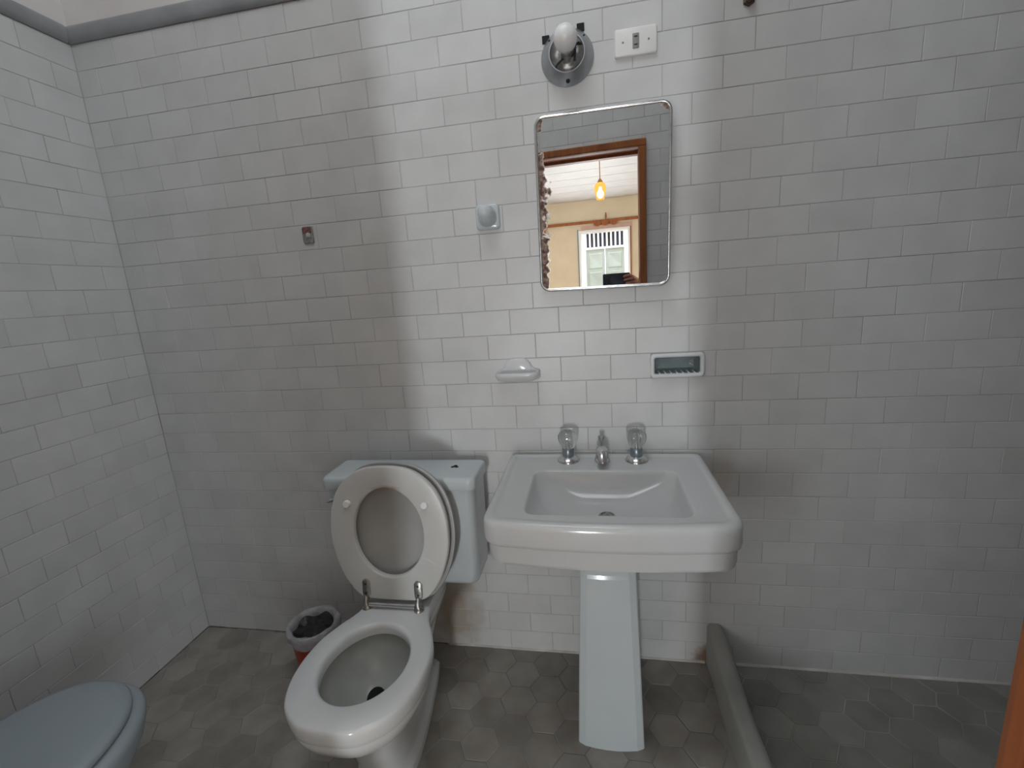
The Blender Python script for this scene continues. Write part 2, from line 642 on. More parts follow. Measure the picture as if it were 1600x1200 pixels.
def slab_with_hole(x0, x1, y0, y1, z0, z1, h):
    g = Geo()
    g.box(x0, h[0], y0, y1, z0, z1).box(h[1], x1, y0, y1, z0, z1)
    g.box(h[0], h[1], y0, y1, z0, h[2]).box(h[0], h[1], y0, y1, h[3], z1)
    return g


inner_rec = (REC[0] + 0.008, REC[1] - 0.008, REC[2] + 0.008, REC[3] - 0.008)
wall_back = slab_with_hole(XL - 0.12, XR + 0.12, G, 0.12, -0.1, ZT, inner_rec).build('wall_back', M['grout'])
tag(wall_back, 'white tiled bathroom wall that carries basin, mirror and lamp', 'wall', kind='structure')


def back_score(a, b, c, d, corners):
    x, z = (a + b) / 2, (c + d) / 2
    if -0.16 < x < 0.13 and 1.33 < z < 1.71:
        return 0
    if -0.28 < x < 0.22 and 0.36 < z < 0.72:
        return 0
    if -0.86 < x < -0.5 and 0.36 < z < 0.66:
        return 0
    return seen_area(corners)


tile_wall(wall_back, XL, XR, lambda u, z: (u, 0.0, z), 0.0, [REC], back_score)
g = Geo().box(XL - 0.12, XR + 0.12, 0.004, 0.12, ZT, ZB_ + 0.05)
g.build('plaster', M['plaster'], wall_back)

wall_left = Geo().box(XL - 0.12, XL - G, YB, 0.12 - 0.0005, -0.1, ZT).build('wall_left', M['grout'])
tag(wall_left, 'white tiled bathroom side wall behind the rubbish bin', 'wall', kind='structure')
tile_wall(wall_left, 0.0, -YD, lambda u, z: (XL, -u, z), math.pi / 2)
Geo().box(XL - 0.12, XL - 0.004, YB, 0.1195, ZT, ZB_ + 0.05).build('plaster', M['plaster'], wall_left)

wall_right = Geo().box(XR + G, XR + 0.12, YB, 0.1195, -0.1, ZT).build('wall_right', M['grout'])
tag(wall_right, 'white tiled wall closing the shower', 'wall', kind='structure')
tile_wall(wall_right, YD, 0.0, lambda u, z: (XR, u, z), -math.pi / 2)
Geo().box(XR + 0.004, XR + 0.12, YB, 0.1195, ZT, ZB_ + 0.05).build('plaster', M['plaster'], wall_right)

g = Geo()
g.box(XL - 0.12, DJL - 0.02, YB, YD - G, -0.1, ZT)
g.box(DJR + 0.02, XR + 0.12, YB, YD - G, -0.1, ZT)
g.box(DJL - 0.02, DJR + 0.02, YB, YD - G, DH + 0.02, ZT)
wall_front = g.build('wall_front', M['grout'])
tag(wall_front, 'white tiled wall around the doorway, seen in the mirror', 'wall', kind='structure')


def front_score(a, b, c, d, corners):
    x, z = (a + b) / 2, (c + d) / 2       # u runs towards -X here
    return 100 - abs(-x + 0.1) * 20 if (-0.55 < -x < 0.75 and z > 1.15) else 0


tile_wall(wall_front, -XR, -XL, lambda u, z: (-u, YD, z), math.pi,
          [(-DJR - 0.02, -DJL + 0.02, -1, DH + 0.02)], front_score)
g = Geo().box(XL - 0.12, XR + 0.12, YB, YD - 0.004, ZT, ZB_ + 0.05)
g.build('plaster', M['plaster'], wall_front)
g = Geo()      # bedroom side skin
g.box(BXL, DJL - 0.02, YB - 0.012, YB, -0.1, ZC).box(DJR + 0.02, BXR, YB - 0.012, YB, -0.1, ZC)
g.box(DJL - 0.02, DJR + 0.02, YB - 0.012, YB, DH + 0.02, ZC)
g.build('bedroom_face', M['yellow'], wall_front)


# grey bullnose course on top of the tiling
def bullnose(name, a, b, horizontal, label, outward):
    prof = [(0.010, 0.0), (-0.004, 0.0), (-0.009, 0.006), (-0.011, 0.018), (-0.011, 0.034), (-0.008, 0.046), (-0.001, 0.053), (0.010, 0.055)]
    secs = []
    for u in (a, b):
        if horizontal:
            secs.append([(u, d, ZT + h) for d, h in prof])
        else:
            secs.append([(XL - d if outward > 0 else XR + d, u, ZT + h) for d, h in prof])
    o = Geo().loft(secs).build(name, M['bullnose'], None, 40)
    tag(o, label, 'trim', kind='structure')


bullnose('trim_1', XL - 0.0105, XR, True, 'grey bullnose trim along the top of the basin wall tiling', 1)
bullnose('trim_2', YD, -0.0115, False, 'grey bullnose trim along the top of the side wall tiling', 1)

# ------------------------------------------------------------------ floors
def clip_poly(poly, x0, x1, y0, y1):
    def cut(pts, inside, inter):
        out = []
        for i in range(len(pts)):
            a, b = pts[i], pts[(i + 1) % len(pts)]
            if inside(a):
                out.append(a)
                if not inside(b):
                    out.append(inter(a, b))
            elif inside(b):
                out.append(inter(a, b))
        return out

    def ix(v):
        return lambda a, b: (v, a[1] + (b[1] - a[1]) * (v - a[0]) / (b[0] - a[0]))

    def iy(v):
        return lambda a, b: (a[0] + (b[0] - a[0]) * (v - a[1]) / (b[1] - a[1]), v)
    for ins, it in ((lambda p: p[0] >= x0, ix(x0)), (lambda p: p[0] <= x1, ix(x1)),
                    (lambda p: p[1] >= y0, iy(y0)), (lambda p: p[1] <= y1, iy(y1))):
        if poly:
            poly = cut(poly, ins, it)
    return poly


def hex_prism(poly, inset, z0, z1):
    cx = sum(p[0] for p in poly) / len(poly)
    cy = sum(p[1] for p in poly) / len(poly)
    def shrink(d):
        out = []
        for x, y in poly:
            r = math.hypot(x - cx, y - cy)
            k = max(0.0, (r - d) / r) if r > 1e-6 else 1
            out.append((cx + (x - cx) * k, cy + (y - cy) * k))
        return out
    a, b = shrink(inset), shrink(inset + 0.0015)
    return Geo().loft([at_z(a, z0), at_z(a, z1 - 0.0012), at_z(b, z1)], cap0=False)


def hex_floor(parent, x0, x1, y0, y1, ox, oy, mt, mt_i, z=0.0, limit=300):
    px, py = 0.0912, 0.1025
    s = 0.0608
    items = []
    for i in range(int((x0 - ox) / px) - 2, int((x1 - ox) / px) + 3):
        for j in range(int((y0 - oy) / py) - 2, int((y1 - oy) / py) + 3):
            cx, cy = ox + i * px, oy + (j + (0.5 if i % 2 else 0)) * py
            poly = [(cx + s, cy), (cx + s / 2, cy + py / 2), (cx - s / 2, cy + py / 2), (cx - s, cy), (cx - s / 2, cy - py / 2), (cx + s / 2, cy - py / 2)]
            c = clip_poly(poly, x0, x1, y0, y1)
            if len(c) < 3:
                continue
            ar = abs(sum(c[k][0] * c[(k + 1) % len(c)][1] - c[k][1] * c[(k + 1) % len(c)][0] for k in range(len(c)))) / 2
            if ar < 0.0004:
                continue
            whole = ar > 0.0092
            items.append((seen_area([(x, y, z) for x, y in c]), cx, cy, poly if whole else c, whole))
    items.sort(key=lambda t: -t[0])
    full = hex_prism([(s * math.cos(k * math.pi / 3), py / 2 / math.sin(math.pi / 3) * math.sin(k * math.pi / 3)) for k in range(6)], 0.0016, -0.006, 0)
    me_full = bpy.data.meshes.new('hexagon_tile')
    me_full.from_pydata(full.v, [], full.f)
    me_full.materials.append(mt)
    rest = Geo()
    for n, (sc, cx, cy, poly, whole) in enumerate(items):
        dz = random.uniform(-0.0006, 0.0006)
        if n < limit and sc > 40:
            if whole:
                o = bpy.data.objects.new('hexagon_tile', me_full)
                C.objects.link(o)
                o.parent = parent
                o.location = (cx, cy, z + dz)
            else:
                g = hex_prism(poly, 0.0016, z - 0.006, z + dz)
                mk('hexagon_tile', g.v, g.f, mt, parent, recalc=False)
        else:
            g = hex_prism(poly, 0.0016, z - 0.006, z + dz)
            rest.add(g.v, g.f)
    if rest.v:
        o = mk('hexagon_field', rest.v, rest.f, mt_i, parent, recalc=False)
        o['kind'] = 'stuff'


CX0, CX1 = 0.296, 0.386     # shower curb
floor = Geo().box(XL - 0.02, CX0 + 0.03, YB, 0.01, -0.12, -0.0016).build('floor', M['fgrout'])
tag(floor, 'worn brown-grey hexagon tiled bathroom floor under toilet and basin', 'floor', kind='structure')
hex_floor(floor, XL, CX0 + 0.01, YD, 0.0, -0.506, -0.314, M['hex'], M['hex_i'])
floor_shower = Geo().box(CX1 - 0.03, XR + 0.02, YB, 0.01, -0.12, -0.0016).build('floor_shower', M['fgrout'])
tag(floor_shower, 'grey-green hexagon tiled shower floor beyond the curb', 'floor', kind='structure')
hex_floor(floor_shower, CX1 - 0.01, XR, YD, 0.0, 0.799, -0.104, M['hexs'], M['hexs_i'])

# white caulk bead where the basin wall meets the floor
prof = [(0.002, -0.001), (-0.006, -0.001), (-0.0045, 0.003), (0.002, 0.007)]
o = Geo().loft([[(x, y, z) for y, z in prof] for x in (-0.62, 0.292)]).build('trim_3', M['caulk'])
tag(o, 'white caulk bead between tiled wall and floor behind the basin', 'trim', kind='structure')
o = Geo().loft([[(x, y, z) for y, z in prof] for x in (0.392, XR)]).build('trim_4', M['caulk'])
tag(o, 'pale caulk bead along the foot of the shower wall', 'trim', kind='structure')

# dirty open joint at the foot of the left wall and of the shaded end of the basin wall
M['grime'] = noise_mat('dark_grime', (0.05, 0.048, 0.042), (0.20, 0.19, 0.175), 22, 0.9)
o = Geo().loft([[(XL - 0.001 + a, y, b) for a, b in ((0, -0.001), (0.005, -0.001), (0.0035, 0.0012), (0, 0.0035))] for y in (YD + 0.02, -0.004)]).build('trim_5', M['grime'])
tag(o, 'dark grimy joint between the side wall tiles and the floor', 'trim', kind='structure')
o = Geo().loft([[(x, 0.001 - a, b) for a, b in ((0, -0.001), (0.005, -0.001), (0.0035, 0.0012), (0, 0.0035))] for x in (XL + 0.004, -0.63)]).build('trim_6', M['grime'])
tag(o, 'dark grimy joint between wall and floor behind bin and toilet', 'trim', kind='structure')

# shower curb
secs = []
for k in range(13):
    y = 0.001 + (YD + 0.004) * k / 12
    wob = 0.002 * math.sin(k * 1.9)
    h = 0.118 + 0.036 * math.exp(-k * 0.75)
    x0, x1 = CX0 + wob, CX1 - 0.006 + wob
    secs.append([(x0, y, -0.002), (x0 + 0.001, y, h - 0.014), (x0 + 0.004, y, h - 0.004), (x0 + 0.012, y, h), (x0 + 0.034, y, h + 0.001), (x0 + 0.044, y, h - 0.003),
                 (x0 + 0.052, y, h - 0.014), (x0 + 0.060, y, h - 0.04), (x1 - 0.008, y, 0.04), (x1, y, -0.002)])
o = Geo().loft(secs).build('shower_curb', M['curb'], None, 50)
tag(o, 'low rounded cement shower curb running out from the tiled wall', 'curb')

# ------------------------------------------------------------------ ceiling with an unseen skylight added for fill light
SK = (-0.38, -0.84, 0.57, 0.35)   # cx, cy, half x, half y
g = Geo()
g.box(XL, SK[0] - SK[2], YD, 0.0, ZB_, ZB_ + 0.05).box(SK[0] + SK[2], XR, YD, 0.0, ZB_, ZB_ + 0.05)
g.box(SK[0] - SK[2], SK[0] + SK[2], YD, SK[1] - SK[3], ZB_, ZB_ + 0.05).box(SK[0] - SK[2], SK[0] + SK[2], SK[1] + SK[3], 0.0, ZB_, ZB_ + 0.05)
ceiling = g.build('ceiling', M['plaster'])
tag(ceiling, 'white plaster bathroom ceiling with a skylight added for fill light', 'ceiling', kind='structure')
g = Geo()
g.box(SK[0] - SK[2], SK[0] - SK[2] + 0.03, SK[1] - SK[3], SK[1] + SK[3], ZB_ - 0.012, ZB_ + 0.06)
g.box(SK[0] + SK[2] - 0.03, SK[0] + SK[2], SK[1] - SK[3], SK[1] + SK[3], ZB_ - 0.012, ZB_ + 0.06)
g.box(SK[0] - SK[2], SK[0] + SK[2], SK[1] - SK[3], SK[1] - SK[3] + 0.03, ZB_ - 0.012, ZB_ + 0.06)
g.box(SK[0] - SK[2], SK[0] + SK[2], SK[1] + SK[3] - 0.03, SK[1] + SK[3], ZB_ - 0.012, ZB_ + 0.06)
g.build('fill_skylight_frame', M['white'], ceiling)

# ------------------------------------------------------------------ door frame
door = thing('door_1', 'brown varnished wooden door frame of the bathroom doorway', 'door frame', (0, YD, 0))
door['kind'] = 'structure'
for x0, x1 in ((DJL - 0.02, DJL), (DJR, DJR + 0.02)):
    Geo().box(x0, x1, YB - 0.006, YD + 0.002, 0, DH).build('jamb', M['wood'], door, bevel=0.002)
Geo().box(DJL - 0.02, DJR + 0.02, YB - 0.006, YD + 0.002, DH, DH + 0.02).build('head_jamb', M['wood'], door, bevel=0.002)
CW = 0.037
for face, sgn in ((YD, 1), (YB - 0.012, -1)):
    y0, y1 = (face, face + 0.016) if sgn > 0 else (face - 0.016, face)
    for x0, x1 in ((DJL - CW, DJL - 0.001), (DJR + 0.001, DJR + CW)):
        Geo().box(x0, x1, y0, y1, 0, DH + 0.001).build('casing', M['wood'], door, bevel=0.005)
    Geo().box(DJL - CW, DJR + CW, y0, y1, DH + 0.001, DH + CW).build('head_casing', M['wood'], door, bevel=0.005)
for x0, x1 in ((DJL, DJL + 0.012), (DJR - 0.0, DJR + 0.001)):
    Geo().box(x0, x1, YB + 0.03, YB + 0.07, 0, DH).build('door_stop', M['wood'], door)
Geo().box(DJL, DJR, YB + 0.03, YB + 0.07, DH - 0.012, DH).build('door_stop', M['wood'], door)
adopt(door)

# ------------------------------------------------------------------ washbasin with pedestal
basin = thing('pedestal_washbasin', 'white porcelain pedestal washbasin with stepped front under the mirror', 'washbasin', (-0.035, -0.22, 0))
bx, by, hw, hd, BOW = -0.033, -0.2275, 0.298, 0.2235, 0.02
T = 0.766
prof = [(0.600, 0.21, 0.05, 0.0), (0.630, 0.12, 0.05, 0.0), (0.645, 0.04, 0.05, 0.6), (0.6475, 0.016, 0.045, 0.95), (0.651, 0.010, 0.042, 1), (0.660, 0.008, 0.042, 1), (0.6965, 0.007, 0.042, 1),
        (0.6995, 0.0065, 0.042, 1), (0.7015, 0.004, 0.04, 1), (0.705, 0.001, 0.04, 1), (0.712, 0.0, 0.04, 1), (0.748, 0.0, 0.04, 1),
        (0.757, 0.0012, 0.04, 1), (0.763, 0.005, 0.038, 1), (T, 0.012, 0.035, 1), (T, 0.019, 0.03, 1), (T - 0.0015, 0.023, 0.03, 1), (T - 0.0035, 0.026, 0.03, 1), (T - 0.004, 0.034, 0.03, 1)]
secs = []
for z, ins, r, bw in prof:
    fr = max(0.0, ins - 0.0)
    secs.append(at_z(rrect(bx, by, hw - fr, hd - fr, max(0.012, r - 0.02), bow=BOW * bw, rf=r), z))
cyb = -0.272
for z, w, d, r, dy in ((T - 0.004, 0.207, 0.138, 0.03, 0), (T - 0.005, 0.203, 0.134, 0.03, 0), (T - 0.008, 0.200, 0.131, 0.03, 0), (T - 0.016, 0.197, 0.128, 0.034, 0), (T - 0.034, 0.191, 0.122, 0.05, 0),
                       (T - 0.052, 0.178, 0.111, 0.08, 0.0), (T - 0.068, 0.158, 0.097, 0.092, -0.002), (T - 0.079, 0.134, 0.082, 0.08, -0.004), (T - 0.085, 0.104, 0.064, 0.062, -0.004), (T - 0.0885, 0.070, 0.044, 0.043, -0.004), (T - 0.091, 0.026, 0.024, 0.0235, 0.0)):
    secs.append(at_z(rrect(bx, cyb + dy, w, d, r, bow=0.0), z))
Geo().loft(secs).build('basin', M['porc'], basin, 50)
Geo().lathe([(0.0, -0.004), (0.021, -0.004), (0.022, 0.0), (0.017, 0.002), (0.015, -0.001), (0.0, -0.002)], (bx + 0.004, cyb + 0.022, T - 0.0875), n=24).build('drain', M['chrome_d'], basin, 40)
# pedestal: flat front panel with chamfered edges, flaring to the floor
secs = []
for t in [k / 16 for k in range(14)] + [0.880, 0.884, 0.887, 0.892, 0.897, 0.900, 0.904, 0.95, 1.0]:
    z = 0.612 * t
    fl = 1 - z / 0.66
    w = 0.070 + 0.0225 * fl ** 1.0
    yf = -0.322 - 0.004 * fl + 0.32 * max(0.0, min(0.010, z - 0.541))
    cxp = -0.032 - 0.004 * fl
    ch = 0.020
    front = [(cxp + (w - ch) * s, yf - 0.012 - (0.002 + 0.005 * fl) * (1 - s * s), z) for s in (-1, -0.6, -0.2, 0.2, 0.6, 1)]
    secs.append([(cxp - w * 0.8, -0.10, z), (cxp - w * 0.97, -0.22, z), (cxp - w, yf, z), (cxp - w + 0.003, yf - 0.004, z)] + front +
                [(cxp + w - 0.003, yf - 0.004, z), (cxp + w, yf, z), (cxp + w * 0.97, -0.22, z), (cxp + w * 0.8, -0.10, z)])
Geo().loft(secs).build('pedestal', M['porc_b'], basin, 14)
adopt(basin)


def tap_handle(x, label):
    t = thing('tap_handle', label, 'tap', (x, -0.062, T - 0.004), 'clear knob tap handles on the basin')
    o = (x, -0.062, T - 0.004)
    Geo().lathe([(0.0, 0), (0.034, 0), (0.0345, 0.003), (0.030, 0.009), (0.022, 0.015), (0.016, 0.018), (0.0, 0.018)], o).build('escutcheon', M['chrome'], t, 50)
    Geo().lathe([(0.0, 0.0165), (0.018, 0.0165), (0.0185, 0.020), (0.0185, 0.041), (0.017, 0.043), (0.0, 0.043)], o).build('collar', M['steelblue'], t, 40)
    # clear knob with scalloped sides
    secs = []
    for r, h in ((0.006, 0.0425), (0.017, 0.0425), (0.021, 0.050), (0.0265, 0.062), (0.029, 0.074), (0.028, 0.084), (0.023, 0.093), (0.014, 0.098), (0.004, 0.099)):
        sec = []
        for j in range(36):
            a = 2 * math.pi * j / 36
            rr = r * (1 + 0.05 * math.cos(6 * a))
            sec.append((x + rr * math.cos(a), -0.062 + rr * math.sin(a), o[2] + h))
        secs.append(sec)
    Geo().loft(secs).build('knob', M['acrylic'], t, 60)
    Geo().lathe([(0.0, 0.043), (0.009, 0.043), (0.008, 0.060), (0.005, 0.066), (0.0, 0.066)], o, n=12).build('stem', M['chrome'], t, 40)
    adopt(t)


tap_handle(-0.138, 'clear knob tap handle on the basin, nearer the toilet')
tap_handle(0.068, 'clear knob tap handle on the basin, nearer the shower curb')
sp = thing('spout', 'short chrome basin spout with a pop-up rod between the two tap handles', 'spout', (-0.035, -0.075, T - 0.004))
zz = T - 0.004
Geo().lathe([(0.0, 0), (0.024, 0), (0.0245, 0.004), (0.021, 0.012), (0.019, 0.020), (0.0, 0.020)], (-0.035, -0.066, zz)).build('base', M['chrome'], sp, 50)
Geo().tube([(-0.035, -0.062, zz + 0.012), (-0.035, -0.066, zz + 0.030), (-0.035, -0.082, zz + 0.040), (-0.035, -0.104, zz + 0.036), (-0.035, -0.122, zz + 0.024), (-0.035, -0.128, zz + 0.014)],
           [0.018, 0.018, 0.0175, 0.017, 0.0155, 0.014], 16).build('nozzle', M['chrome'], sp, 50)
Geo().tube([(-0.035, -0.050, zz + 0.01), (-0.035, -0.050, zz + 0.066)], 0.0035, 10).build('lift_rod', M['chrome_d'], sp, 40)
Geo().lathe([(0.0035, 0.050), (0.0045, 0.058), (0.0095, 0.072), (0.0095, 0.076), (0.006, 0.077), (0.0, 0.074)], (-0.035, -0.050, zz), n=16).build('rod_knob', M['zinc'], sp, 40)
adopt(sp)

# ------------------------------------------------------------------ toilet
toilet = thing('toilet', 'white toilet with seat and lid raised against its tank', 'toilet', (-0.66, -0.35, 0))
TX = -0.66


def catmull(pts, per=8, closed=True):
    out = []
    n = len(pts)
    for i in range(n):
        p0, p1, p2, p3 = (Vector(pts[(i + k) % n]) for k in (-1, 0, 1, 2))
        for k in range(per):
            t = k / per
            out.append(0.5 * ((2 * p1) + (-p0 + p2) * t + (2 * p0 - 5 * p1 + 4 * p2 - p3) * t * t + (-p0 + 3 * p1 - 3 * p2 + p3) * t ** 3))
    return out


def polar(outline, c, n=96):
    """resample a star-shaped outline by angle round c"""
    res = []
    m = len(outline)
    for k in range(n):
        a = 2 * math.pi * k / n
        d = (math.cos(a), math.sin(a))
        best = None
        for i in range(m):
            p, q = outline[i], outline[(i + 1) % m]
            px, py = p[0] - c[0], p[1] - c[1]
            ex, ey = q[0] - p[0], q[1] - p[1]
            det = d[0] * -ey + d[1] * ex
            if abs(det) < 1e-12:
                continue
            t = (px * -ey + py * ex) / det
            s = (d[0] * py - d[1] * px) / det
            if t > 0 and -1e-9 <= s <= 1 + 1e-9 and (best is None or t > best):
                best = t
        res.append(best or 0.01)
    return res


half = [(0.045, -0.686), (0.095, -0.668), (0.137, -0.630), (0.163, -0.572), (0.172, -0.505), (0.165, -0.435), (0.142, -0.375), (0.115, -0.325), (0.101, -0.27), (0.100, -0.19), (0.100, -0.10), (0.095, -0.06)]
full = [(x, y) for x, y in half] + [(-x, y) for x, y in reversed(half)]
OUT = catmull(full, 6)
CEN = (0.0, -0.49)
PO = polar(OUT, CEN, 96)
NA = 96


def ring_at(rad, z, sx=1.0, sy=1.0, dy=0.0, taper=0.0, ymax=None):
    pts = []
    for k in range(NA):
        a = 2 * math.pi * k / NA
        x, y = rad[k] * math.cos(a) * sx, CEN[1] + rad[k] * math.sin(a) * sy + dy
        if taper:
            x *= 1 - taper * max(0, min(1, (y + 0.45) / 0.38))
        if ymax is not None:
            y = min(y, ymax)
        pts.append((TX + x, y, z))
    return pts


def ell(hx, hy, z, cy=-0.489, cx=0.0):
    return [(TX + cx + hx * math.cos(2 * math.pi * k / NA), cy + hy * math.sin(2 * math.pi * k / NA), z) for k in range(NA)]


ZR = 0.385
foot = [(0.03, -0.525), (0.062, -0.505), (0.078, -0.45), (0.074, -0.36), (0.060, -0.26), (0.045, -0.17), (0.03, -0.12)]
foot = catmull([(x, y) for x, y in foot] + [(-x, y) for x, y in reversed(foot)], 6)
PF = polar(foot, (0, -0.40), 96)


def foot_at(z, s, sx=1.0, dy=0.0):
    return [(TX + PF[k] * math.cos(2 * math.pi * k / NA) * s * sx, -0.40 + dy + PF[k] * math.sin(2 * math.pi * k / NA) * s, z) for k in range(NA)]


secs = [foot_at(0.0, 1.06), foot_at(0.022, 1.06), foot_at(0.028, 1.03), foot_at(0.034, 0.94), foot_at(0.06, 0.90, 0.98, -0.012), foot_at(0.14, 0.93, 0.98, -0.03), foot_at(0.20, 1.02, 1.05, -0.04),
        foot_at(0.245, 1.18, 1.25, -0.05),
        ring_at(PO, 0.275, 0.80, 0.80, 0.0), ring_at(PO, 0.295, 0.885, 0.905, 0.0), ring_at(PO, 0.318, 0.945, 0.955), ring_at(PO, 0.3365, 0.973, 0.98), ring_at(PO, 0.3385, 0.970, 0.977), ring_at(PO, 0.3405, 0.977, 0.983),
        ring_at(PO, 0.352, 0.992, 0.996), ring_at(PO, 0.366, 1.0, 1.0), ring_at(PO, 0.376, 0.995, 0.998), ring_at(PO, 0.382, 0.98, 0.988), ring_at(PO, ZR, 0.955, 0.965),
        ell(0.122, 0.140, ZR), ell(0.116, 0.134, ZR - 0.002), ell(0.112, 0.130, ZR - 0.007), ell(0.110, 0.128, ZR - 0.016), ell(0.111, 0.129, ZR - 0.034)]
Geo().loft(secs, cap1=False).build('bowl', M['porc_t'], toilet, 50)
secs = [ell(0.111, 0.129, ZR - 0.034), ell(0.120, 0.138, ZR - 0.042), ell(0.122, 0.138, ZR - 0.058), ell(0.115, 0.130, 0.30), ell(0.098, 0.112, 0.262, -0.495), ell(0.072, 0.088, 0.232, -0.50), ell(0.040, 0.055, 0.215, -0.505), ell(0.01, 0.014, 0.210, -0.51)]
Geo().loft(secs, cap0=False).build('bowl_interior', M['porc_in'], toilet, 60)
# dark trap outlet at the front of the pan
Geo().lathe([(0.0, -0.004), (0.020, -0.004), (0.026, 0.0), (0.024, 0.003), (0.016, 0.0015), (0.0, 0.001)], (-0.668, -0.455, 0.229), (0, -0.55, 0.83), n=28).build('trap_outlet', M['black'], toilet, 40)

# tank
tk = Geo()
secs = []
for z, ins, r in ((0.380, 0.045, 0.03), (0.384, 0.022, 0.03), (0.392, 0.010, 0.03), (0.405, 0.004, 0.03), (0.425, 0.0015, 0.028), (0.43, 0.0, 0.028), (0.724, -0.006, 0.026)):
    secs.append(at_z(rrect(-0.662, -0.111, 0.236 - ins, 0.071 - ins * 0.8, 0.014, rf=r), z))
tk.loft(secs).build('tank', M['porc_b'], toilet, 45)
secs = []
for z, ins in ((0.716, 0.006), (0.718, 0.001), (0.722, 0.0), (0.744, 0.0), (0.752, 0.002), (0.756, 0.006), (0.7575, 0.014)):
    secs.append(at_z(rrect(-0.663, -0.112, 0.251 - ins, 0.081 - ins, 0.012, rf=0.022), z))
lid_o = Geo().loft(secs).build('tank_lid', M['porc_b'], toilet, 50)
g = Geo()
for dx, dy in ((0, 0.0065), (-0.0065, -0.003), (0.0065, -0.003)):
    g.lathe([(0.0, -0.003), (0.0062, -0.003), (0.0062, 0.0008), (0.0, 0.0008)], (-0.497 + dx, -0.100 + dy, 0.7575), n=14)
g.build('lid_hole', M['black'], lid_o)
lv = Geo()
lv.lathe([(0.0, 0), (0.013, 0), (0.012, 0.006), (0.006, 0.009), (0.006, 0.02), (0.0, 0.02)], (-0.858, -0.179, 0.690), axis=(0, -1, 0), n=18)
lv.tube([(-0.840, -0.197, 0.694), (-0.860, -0.199, 0.691), (-0.880, -0.200, 0.685), (-0.897, -0.199, 0.679)], [0.005, 0.007, 0.0065, 0.004], 10)
lv.build('flush_lever', M['chrome'], toilet, 40)

# seat ring and lid, both raised
LEAN = math.radians(6.2)
SB = Vector((-0.668, -0.290, 0.407))
sh = [(0.055, 0.0), (0.098, 0.006), (0.131, 0.035), (0.160, 0.085), (0.181, 0.150), (0.187, 0.215), (0.178, 0.285), (0.150, 0.348), (0.102, 0.392), (0.045, 0.411)]
SEAT = catmull([(x, h) for x, h in sh] + [(-x, h) for x, h in reversed(sh)], 6)
SC = (0.0, 0.206)
PS = polar(SEAT, SC, 96)


def seat_sec(scale, depth, hole=None, dx=0.0):
    pts = []
    for k in range(NA):
        a = 2 * math.pi * k / NA
        if hole:
            x, h = hole[0] * math.cos(a), SC[1] + 0.004 + hole[1] * math.sin(a)
        else:
            x, h = PS[k] * math.cos(a) * scale, SC[1] + PS[k] * math.sin(a) * scale
        p = SB + Vector((x + dx, math.sin(LEAN) * h, math.cos(LEAN) * h)) + depth * Vector((0, math.cos(LEAN), -math.sin(LEAN)))
        pts.append(p)
    return pts


rg = [seat_sec(0.985, 0.018), seat_sec(1.0, 0.014), seat_sec(1.0, 0.005), seat_sec(0.99, 0.001), seat_sec(0.975, 0.0),
      seat_sec(0, 0.0, (0.1145, 0.142)), seat_sec(0, 0.001, (0.112, 0.139)), seat_sec(0, 0.005, (0.110, 0.137)), seat_sec(0, 0.016, (0.110, 0.137)), seat_sec(0, 0.018, (0.113, 0.140))]
ring = Geo().loft(rg, ring=True).build('seat_ring', M['seat'], toilet, 50)
for x, h in ((-0.122, 0.300), (0.122, 0.300)):
    p = SB + Vector((x, math.sin(LEAN) * h, math.cos(LEAN) * h))
    Geo().lathe([(0.0, -0.003), (0.0105, -0.003), (0.0105, 0.009), (0.0095, 0.0105), (0.0, 0.0105)], p, axis=(0, -math.cos(LEAN), math.sin(LEAN)), n=20).build('bumper', M['rubber'], ring, 40)
lidsecs = [seat_sec(0.25, 0.040, dx=0.006), seat_sec(0.55, 0.0385, dx=0.006), seat_sec(0.8, 0.036, dx=0.006), seat_sec(0.95, 0.031, dx=0.006), seat_sec(1.0, 0.027, dx=0.006), seat_sec(1.022, 0.028, dx=0.006),
           seat_sec(1.028, 0.033, dx=0.006), seat_sec(1.015, 0.041, dx=0.006), seat_sec(0.95, 0.046, dx=0.006), seat_sec(0.5, 0.049, dx=0.006)]
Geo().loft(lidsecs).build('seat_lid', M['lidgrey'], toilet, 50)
for x in (-0.083, 0.083):
    hg = Geo()
    def hp(dx, h, d=0.0):
        return SB + Vector((x + dx, math.sin(LEAN) * h, math.cos(LEAN) * h)) + d * Vector((0, math.cos(LEAN), -math.sin(LEAN)))
    outl = rrect(0, 0.036, 0.0125, 0.029, 0.0124)
    hg.loft([[hp(px_, h_, 0.0) for px_, h_ in outl], [hp(px_, h_, -0.003) for px_, h_ in outl], [hp(px_ * 0.8, 0.036 + (h_ - 0.036) * 0.9, -0.005) for px_, h_ in outl]])
    hg.tube([hp(0, 0.014, -0.004), hp(0, -0.003, -0.010), hp(0, -0.014, -0.012)], [0.008, 0.009, 0.010], 12)
    hg.lathe([(0.0, 0), (0.016, 0), (0.016, 0.004), (0.011, 0.010), (0.0, 0.012)], (SB.x + x, SB.y - 0.008, ZR - 0.001), n=18)
    ho = hg.build('hinge', M['chrome_d'], toilet, 40)
    for h_ in (0.022, 0.050):
        Geo().lathe([(0.0, 0), (0.0035, 0), (0.0035, 0.0015), (0.0, 0.0015)], hp(0.0, h_, -0.005), axis=(0, -math.cos(LEAN), math.sin(LEAN)), n=10).build('screw', M['darkrubber'], ho)
Geo().tube([(SB.x - 0.073, SB.y - 0.011, 0.398), (SB.x + 0.073, SB.y - 0.011, 0.398)], 0.0065, 12).build('hinge_rod', M['chrome'], toilet, 40)
adopt(toilet)

